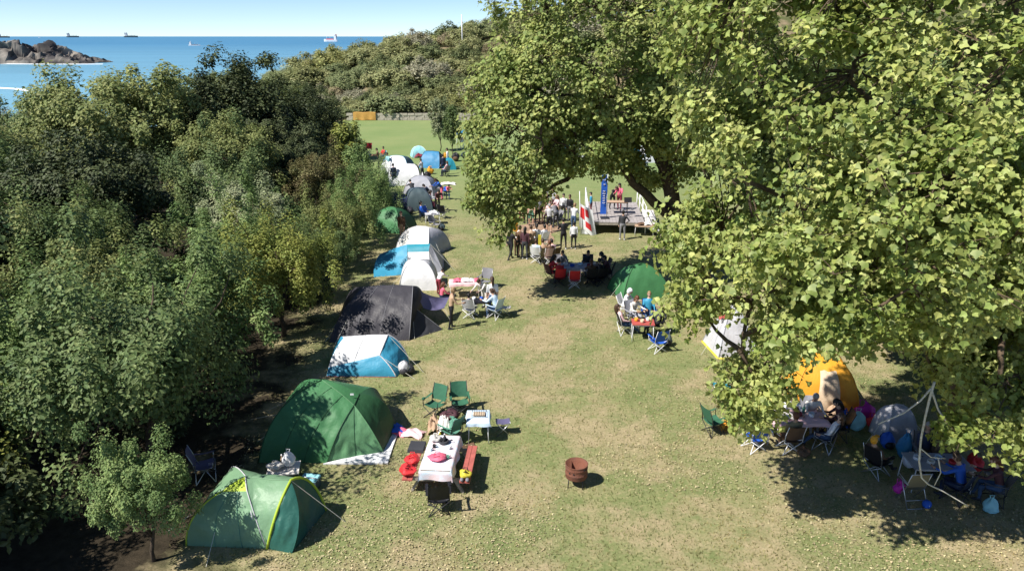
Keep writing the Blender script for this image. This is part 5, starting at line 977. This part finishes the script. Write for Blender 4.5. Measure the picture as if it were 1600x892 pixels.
# ---- big shaded table left of the green right tent
tb = G(903, 437); table(tb, 0, 2.0, .9, .70, C['grey'], 'long grey table with people seated around it in tree shade', dark_metal); cloth(tb, 0, 2.0, .9, .70, C['grey'], 'patterned grey cloth on the long shaded table', .15)
for x, y, m_, lb in [(-.6, .1, 'white', 'white pot on the long shaded table'), (-.3, -.15, 'royal', 'blue pot on the long shaded table'), (.1, .1, 'paleblue', 'pale blue bowl on the long shaded table'), (.5, -.1, 'darkred', 'dark red bowl on the long shaded table'), (.75, .15, 'cream', 'cream bowl on the long shaded table')]: pot(tb + Vector((x, y, 0)), .11, .1, C[m_], lb, .715, 'pot', 'pot')
chair(G(897, 449), 0, 'red', 'red camping chair with white crossed legs at the shaded table, empty', white_metal)
BG = 'people seated round the long shaded table'
for off, fc, tp_, bt, lb, cc, cl_, kw in [
    ((-.95, -.95), 10, 'red', 'darkgrey', 'person in red seated at the near left of the long shaded table', 'red', 'red chair at the near left of the long table', dict(hc='black')),
    ((-1.35, -.2), -60, 'red', 'maroon', 'person in red and maroon at the left end of the long table', 'maroon', 'maroon chair at the left end of the long table', dict(hair='long', hc='black')),
    ((.55, -.95), 5, 'brown', 'black', 'person in brown at the near side of the long table', 'black', 'black chair at the near side of the long table', dict(hair='long', hc='auburn')),
    ((1.0, -.85), 20, 'black', 'black', 'person in black at the near right of the long table', 'black', 'black chair at the near right of the long table', dict(hc='black')),
    ((1.45, -.2), 80, 'maroon', 'black', 'person in maroon at the right end of the long table', 'black', 'black chair at the right end of the long table', dict(hc='black')),
    ((1.35, .45), 100, 'darkgrey', 'navy', 'person in dark grey at the far right corner of the long table', 'navy', 'navy chair at the far right corner of the long table', dict(hair='hood', hc='darkgrey')),
    ((.55, .95), 175, 'darkgrey', 'denim', 'person in charcoal top at the far side of the long table', 'navy', 'navy chair at the far side of the long table', dict(hc='black')),
    ((-.75, .95), 190, 'midgrey', 'denim', 'person in grey at the far left side of the long table', 'midgrey', 'grey chair at the far left side of the long table', dict(hair='long', hc='brown')),
]: seated(tb + Vector((*off, 0)), fc, 'sit_lean', tp_, bt, lb, cc, cl_, None, BG, **kw)
bag(tb + Vector((.35, .55, 0)), (.4, .3, .5), 'slate', 'slate backpack standing on the far edge of the long table', .715, 'pack', m2='black') if False else None

# ---- group at the red orange table beside the right tree
tb = G(1003, 530); table(tb, -5, .85, .62, .72, C['cherry'], 'red orange folding table beside the right tree', white_metal)
for x, y, m_, lb in [(-.25, .08, 'orange', 'orange jar on the red table'), (-.05, -.08, 'sand', 'sand coloured bowl on the red table'), (.2, .1, 'cream', 'cream bowl on the red table')]: pot(tb + Vector((x, y, 0)), .07, .13, C[m_], lb, .722, 'pot', 'pot')
seated((972, 521), -80, 'sit_back', 'palepink', 'denim', 'person in pale pink and jeans seated left of the red table', 'black', 'black camping chair with pale legs left of the red table', white_metal, hair='long', hc='brown')
seated((974, 494), -120, 'sit_lean', 'white', 'offwhite', 'person in white hooded top behind the red table', 'white', 'white chair of the hooded person', white_metal, hair='hood', hc='white'); seated((987, 505), -150, 'sit_lean', 'offwhite', 'grey', 'person in cream top leaning in behind the red table', 'grey', 'grey chair behind the red table', hair='long', hc='auburn')
seated((1012, 503), 175, 'sit', 'skyblue', 'denim', 'person in bright blue behind the red table under leaves', 'royal', 'blue chair behind the red table', hair='short', hc='fair'); seated((1026, 522), 100, 'sit', 'darkgrey', 'black', 'person in dark clothes right of the red table', 'black', 'black chair right of the red table', hc='black')
chair(G(1027, 548), 20, 'royal', 'bright blue camping chair in front of the red table', white_metal); bag(G(1042, 540), (.4, .3, .5), 'slate', 'slate backpack right of the bright blue chair', 0, 'pack', m2='black')
pile(A(1133, 492, 25.0) * 1 - Vector((0, 0, .35)), (.55, .4, .28), ['cherry'], 'red jacket thrown over the top of the yellow rimmed tent', A(1133, 492, 25.0).z - .12, 'jacket')
# ---- group before the orange tent
stool(G(1126, 616), 0, 'teal', 'blue folding stool standing alone left of the right tree', .55, .34, frame=metal_m)
chair(G(1114, 676), -70, 'chair_green', 'dark green camping chair left of the pink table'); pile(G(1134, 668), (.4, .4, .35), ['orange'], 'orange bundle beside the dark green chair', 0)
tb = G(1238, 685); table(tb, 0, 1.7, .75, .70, C['palepink'], 'long folding table with pink and white cloth before the orange tent', white_metal); cloth(tb, 0, 1.7, .75, .70, C['palepink'], 'pale pink cloth on the long table before the orange tent', .1)
pile(tb + Vector((-.5, .05, 0)), (.7, .55, .12), ['white', 'offwhite'], 'white cloths heaped on the left of the pink table', .715); pot(tb + Vector((.1, .1, 0)), .12, .08, C['darkred'], 'dark red plate on the pink table', .715, 'plate', 'plate'); pot(tb + Vector((.45, .0, 0)), .08, .12, C['white'], 'white jug on the pink table', .715, 'jug', 'jug'); bottle(tb + Vector((.3, .2, 0)), .28, C['seagreen'], 'green bottle on the pink table', .715)
chair(G(1178, 701), 15, 'royal', 'empty camping chair with blue seat and white legs left of the pink table', white_metal)
seated((1234, 706), 5, 'sit', 'khaki', 'brown', 'person in khaki brown seated with back turned at the pink table', 'brown', 'brown chair with white crossed legs at the pink table', white_metal, hc='auburn'); seated((1292, 703), 50, 'sit_back', 'white', 'denim', 'person in white top and jeans leaning back at the pink table', 'navy', 'navy chair with white jacket at the pink table', metal_m, hair='long', hc='brown')
seated((1312, 685), 80, 'sit_lean', 'maroon', 'black', 'person in maroon at the right end of the pink table', 'black', 'black chair at the right end of the pink table', hair='long', hc='black'); seated((1262, 668), 180, 'sit_lean', 'offwhite', 'grey', 'person in cream at the far side of the pink table', 'grey', 'grey chair at the far side of the pink table', hair='short', hc='grey'); seated((1205, 666), 180, 'sit', 'purple_grey', 'denim', 'person in violet at the far left of the pink table', 'midgrey', 'grey chair at the far left of the pink table', hair='short', hc='auburn')
bag(G(1318, 668), (.45, .38, .62), 'royal', 'bright blue bag right of the orange tent', 0, 'tote'); bag(G(1337, 672), (.55, .42, .60), 'cyan', 'pale blue bag next to the bright blue one', 0, 'sack', m2='lightgrey'); bag(G(1347, 655), (.6, .5, .62), 'magenta', 'magenta bag behind the pale blue one', 0, 'tote'); bag(G(1362, 668), (.4, .4, .45), 'red', 'red bag at the right of the magenta bag', 0, 'tote')
# ---- lower right group
seated((1364, 742), -60, 'sit_back', 'brown', 'black', 'person in orange cap reclining in a dark chair', 'black', 'dark reclining chair with pale legs under the orange cap person', metal_m, hair='cap', hc='orange')
bag(G(1412, 716), (.5, .45, .75), 'blue', 'blue plastic sack in the shade beside the grey tent', 0, 'sack'); tb = G(1458, 757); table(tb, -3, 1.5, .8, .70, C['grey'], 'grey folding table under the bare branches', white_metal)
for x, y, m_, lb in [(-.5, .1, 'white', 'white box on the grey table'), (-.25, -.1, 'cream', 'cream bowl on the grey table'), (.05, .1, 'paleblue', 'pale blue dish on the grey table'), (.3, -.1, 'red', 'red cup on the grey table'), (.5, .1, 'lightgrey', 'light grey pot on the grey table')]: pot(tb + Vector((x, y, 0)), .09, .09, C[m_], lb, .702, 'dish', 'dish')
al = thing('aluminium_chair', 'aluminium frame folding chair in front of the grey table', 'chair', G(1423, 785), R(4))
for s_ in (-1, 1):
    MB().tube([(s_ * .26, -.28, 0), (s_ * .26, .02, .45), (s_ * .26, .1, .60)], .014, 6).build('leg', metal_m, al); MB().tube([(s_ * .25, .26, 0), (s_ * .25, -.05, .45), (s_ * .25, -.20, .95)], .014, 6).build('leg', metal_m, al); MB().tube([(s_ * .26, -.14, .62), (s_ * .26, .26, .62)], .018, 6).build('armrest', metal_m, al)
for y, z in ((-.28, .02), (-.16, .18), (-.20, .94), (.22, .44)): MB().tube([(-.26, y, z), (.26, y, z)], .013, 6).build('cross_bar', metal_m, al)
MB().grid(lambda u, v: Vector(((u - .5) * .5, -.06 + v * .30, .45 - .03 * math.sin(math.pi * u))), 6, 6).build('seat', C['khaki'], al); MB().grid(lambda u, v: Vector(((u - .5) * .48, -.07 - .13 * v, .50 + v * .42)), 6, 6).build('backrest', C['khaki'], al)
bag(G(1401, 780), (.26, .24, .4), 'magenta', 'magenta bag at the left of the aluminium chair', .18, 'tote'); t = thing('ball', 'small blue ball on the grass by the aluminium chair', 'ball', G(1447, 793)); MB().ell((0, 0, .11), (.11, .11, .11), 16, 10).build('skin', C['royal'], t); MB().tube([(.0, -.112, .11), (.0, -.105, .14)], .006, 5).build('valve', C['white'], t)
seated((1497, 783), 35, 'sit_lean', 'royal', 'navy', 'person in blue top seated right of the grey table', 'navy', 'navy chair right of the grey table', hc='brown'); seated((1556, 785), 60, 'sit_lean', 'maroon', 'denim', 'person in maroon under the leaves at the right edge', 'midgrey', 'grey chair at the right edge under leaves', hair='long', hc='auburn'); seated((1470, 722), 180, 'sit', 'maroon', 'black', 'person in dark maroon behind the grey table in shade', 'black', 'black chair behind the grey table in shade', hc='black')
bag(G(1545, 800), (.4, .35, .4), 'cyan', 'pale blue bag on the grass at the right edge', 0, 'sack')

# ---- more of the crowd, the far row and the right-hand tables
for at, fc, ps, tp_, bt, lb, kw in [
    ((868, 356), 30, 'stoop', 'midgrey', 'darkgrey', 'person in mid grey bending in the right of the crowd', dict(hc='brown')),
    ((834, 343), 190, 'stand', 'charcoal', 'denim', 'person in charcoal top and jeans at the rear of the crowd', dict(hc='black')),
    ((850, 334), 160, 'stand_hip', 'tan', 'brown', 'person in tan and brown at the very back of the crowd', dict(hair='long', hc='auburn')),
    ((865, 334), 140, 'stand_fwd', 'lightgrey', 'maroon', 'person in light grey and maroon behind the pale pink person', dict(hc='fair')),
    ((815, 346), 170, 'stand', 'black', 'darkred', 'person in black and dark red at the far left of the back row', dict(hc='black')),
    ((812, 403), -5, 'stand_fwd', 'brown', 'black', 'person in brown jacket between the black jacket and long coat', dict(hair='bun', hc='brown')),
    ((890, 346), 150, 'stand', 'black', 'midgrey', 'person in black top and grey trousers near the left stage rail', dict(hc='brown')),
]: person(at, fc, ps, tp_, bt, lb, group=CG, **kw)
for at, fc, tp_, bt, lb, cc, cl_, kw in [
    ((872, 352), 120, 'white', 'midgrey', 'person in white seated at the right rear of the crowd', 'midgrey', 'grey chair at the right rear of the crowd', dict(hair='long', hc='brown')),
    ((866, 412), 40, 'palepink', 'brown', 'person in pink seated beside the brown seated one', 'brown', 'brown chair beside the pink chair', dict(hc='black')),
    ((850, 412), 20, 'tan', 'khaki', 'person in tan seated next to the pale blue wrapped one', 'khaki', 'khaki chair next to the pale blue wrapped person', dict(hc='brown')),
]: seated(at, fc, 'sit_lean', tp_, bt, lb, cc, cl_, None, CG, **kw)
for at, fc, tp_, bt, lb, kw in [((646, 316), 30, 'darkgrey', 'navy', 'person in dark grey between the slate and grey tents', {}), ((690, 312), 120, 'royal', 'pink', 'person in blue and pink by the grey folding table', dict(hair='long', hc='brown')), ((700, 312), 200, 'pink', 'denim', 'small person in pink by the grey folding table', dict(sc=.75)), ((660, 281), 60, 'lightgrey', 'darkgrey', 'person in light grey beside the white bundle', {}), ((608, 270), 140, 'cyan', 'darkgrey', 'person in pale cyan by the white and sky blue tent', {}), ((700, 262), 90, 'white', 'royal', 'person in white and blue by the teal pop up tent', {}), ((684, 330), 200, 'maroon', 'black', 'person in maroon at the edge of the far aisle', dict(hair='tail', hc='black'))]: person(at, fc, random.choice(['stand', 'stoop', 'stand_fwd']), tp_, bt, lb, **kw)
for at, sz, m_, lb, st_ in [((655, 300), (.5, .4, .4), 'navy', 'navy bag by the light grey tent', 'pack'), ((678, 322), (.5, .4, .35), 'darkred', 'dark red bag on the far aisle', 'tote'), ((696, 300), (.6, .5, .4), 'royal', 'blue bag on the grass under the drooping leaves', 'tote'), ((640, 335), (.5, .4, .5), 'charcoal', 'charcoal pack before the navy tent', 'pack'), ((690, 360), (.4, .35, .4), 'slate', 'slate bag beside the grey far chair', 'pack'), ((1255, 712), (.35, .3, .3), 'brown', 'brown bag under the brown chair', 'tote'), ((1385, 700), (.4, .35, .5), 'royal', 'blue bag behind the orange cap person', 'pack'), ((1520, 735), (.5, .4, .5), 'red', 'red bag behind the person in blue', 'tote'), ((1300, 655), (.4, .4, .5), 'tan', 'tan bag at the orange tent door', 'sack'), ((1420, 730), (.4, .35, .4), 'white', 'white carrier bag left of the grey table', 'sack')]: bag(G(*at), sz, m_, lb, 0, st_, m2='black' if st_ == 'pack' else None)
seated((1230, 668), 175, 'sit_lean', 'white', 'denim', 'person in white at the middle far side of the pink table', 'navy', 'navy chair at the middle far side of the pink table', hair='long', hc='black'); seated((1440, 728), 170, 'sit', 'navy', 'black', 'person in navy at the far left of the grey table', 'midgrey', 'grey chair at the far left of the grey table', hc='grey')

# ------------------------------------------------------------------ ships
def ship(label, px, py, L_, cols, dist=None, name='ship', wake=False):
    p = G(px, py, SEA); t = thing(name, label, 'ship', p); hl, w, h = L_, L_ * .16, L_ * .09; m = MB()
    sec = [(-.5, .75), (-.42, 1), (.3, 1), (.42, .7), (.5, .06)]; vs = []
    for fx, fw in sec:
        for z, kk in ((-.3 * h, .7), (h * (1.25 if fx > .4 else 1), 1)): vs += [(fx * hl, -w / 2 * fw * kk, z), (fx * hl, w / 2 * fw * kk, z)]
    fs = []
    for i in range(len(sec) - 1):
        a = i * 4; b = a + 4; fs += [(a, b, b + 2, a + 2), (a + 1, a + 3, b + 3, b + 1), (a + 2, b + 2, b + 3, a + 3)]
    fs += [(0, 2, 3, 1), (16, 17, 19, 18)]; m.add(vs, fs); m.build('hull', C[cols[0]], t)
    m = MB(); m.box((-.34 * hl, 0, h * 2.0), (hl * .15, w * .8, h * 2.0)); m.box((-.34 * hl, 0, h * 3.3), (hl * .10, w * .9, h * .6)); m.build('superstructure', C[cols[1]], t); m = MB(); m.box((-.43 * hl, 0, h * 2.8), (hl * .04, w * .25, h * 1.6)); m.build('funnel', C[cols[2]], t)
    for fx in (-.3, .05, .3): MB().tube([(fx * hl, 0, h), (fx * hl, 0, h * (4.6 if fx < 0 else 2.6))], h * .09, 6).build('mast', C[cols[1]], t)
    m = MB(); m.box((.05 * hl, 0, h * 1.2), (hl * .5, w * .6, h * .4)); m.build('hatch', C[cols[2]], t)
    if wake: m = MB(); m.add([(hl * .45, -w * .7, .05), (hl * 1.1, -w * .5, .05), (hl * 1.15, w * .3, .05), (hl * .45, w * .6, .05)], [(0, 1, 2, 3)]); m.build('wake', foam_m, t)
    return t
t_ = ship('white and red ship near the hill on the horizon', 517, 65.5, 40, ('white', 'white', 'red')); t_.rotation_euler[2] = R(170); t_.scale[2] = 1.5; ship('small white motor boat with a wake on the blue sea', 304, 72, 18, ('white', 'white', 'navy'), name='boat', wake=True)
ship('long dark cargo ship on the horizon above the islet', 114, 58.9, 170, ('slate', 'grey', 'slate')); ship('dark cargo ship with pale tower on the horizon, right of the islet', 205, 58.9, 190, ('slate', 'lightgrey', 'slate')); ship('dark cargo ship on the horizon at the left edge', 6, 59.4, 130, ('slate', 'slate', 'brown')); ship('tiny white boat on the horizon between the cargo ships', 62, 59.6, 24, ('white', 'white', 'white'), name='boat')

# ------------------------------------------------------------------ grass and fallen leaves
def scatter(n, y0, y1, pw_=1.0):
    y = y0 + (y1 - y0) * rng.random(n) ** pw_; half = (y * .95 + 3.6) * .72; x = (rng.random(n) * 2 - 1) * half; return x, y
x, y = scatter(110000, 11.5, 46, 1.25); k = x > -6.5 - .11 * y + rng.normal(0, .5, len(x)) + 1; x, y = x[k], y[k]; N = len(x)
hgt = rng.uniform(.03, .085, N); a = rng.uniform(0, 6.28, N); ln = rng.normal(0, .03, (N, 2)); wd = rng.uniform(.006, .016, N); b0 = np.stack([x, y, np.zeros(N)], 1); sx = np.stack([np.cos(a) * wd, np.sin(a) * wd, np.zeros(N)], 1)
v = np.stack([b0 - sx, b0 + sx, b0 + np.stack([ln[:, 0], ln[:, 1], hgt], 1)], 1).reshape(-1, 3); f = np.arange(N * 3).reshape(-1, 3)
gm = mat('grass_blade', (0.17, 0.20, 0.066), .8, .25, .5, island=.4, hue=.02, trans=.25, rgb2=(0.26, 0.22, 0.095), p2=.5, spec=.2)
tag(link('grass', fast_mesh('grass', v, f, gm)), 'short grass blades of the lawn', 'grass', kind='stuff')
x, y = scatter(90000, 11.5, 48, 1.35); dn = np.array([noise.noise(Vector((a_ * .25, b_ * .25, 2))) for a_, b_ in zip(x, y)]); k = (dn * 2.4 + rng.random(len(x)) * .75 > .52) & (x > -5.6 - .11 * y); x, y = x[k], y[k]; N = len(x)
pos = np.stack([x, y, rng.uniform(.015, .035, N)], 1); nr = rng.normal(0, .35, (N, 3)) + np.array([0, 0, 1.0]); v, f = leaf_arrays(pos, nr, rng.uniform(.02, .058, N), T_BROAD, 0); v[:, 2] = np.maximum(v[:, 2], .006)
lm_ = mat('fallen_leaf', (0.42, 0.37, 0.21), .8, .15, .7, island=.35, hue=.02, rgb2=(0.36, 0.29, 0.16), p2=.55)
tag(link('fallen_leaves', fast_mesh('fallen_leaves', v, f, lm_)), 'pale yellow fallen leaves strewn over the lawn', 'leaves', kind='stuff')
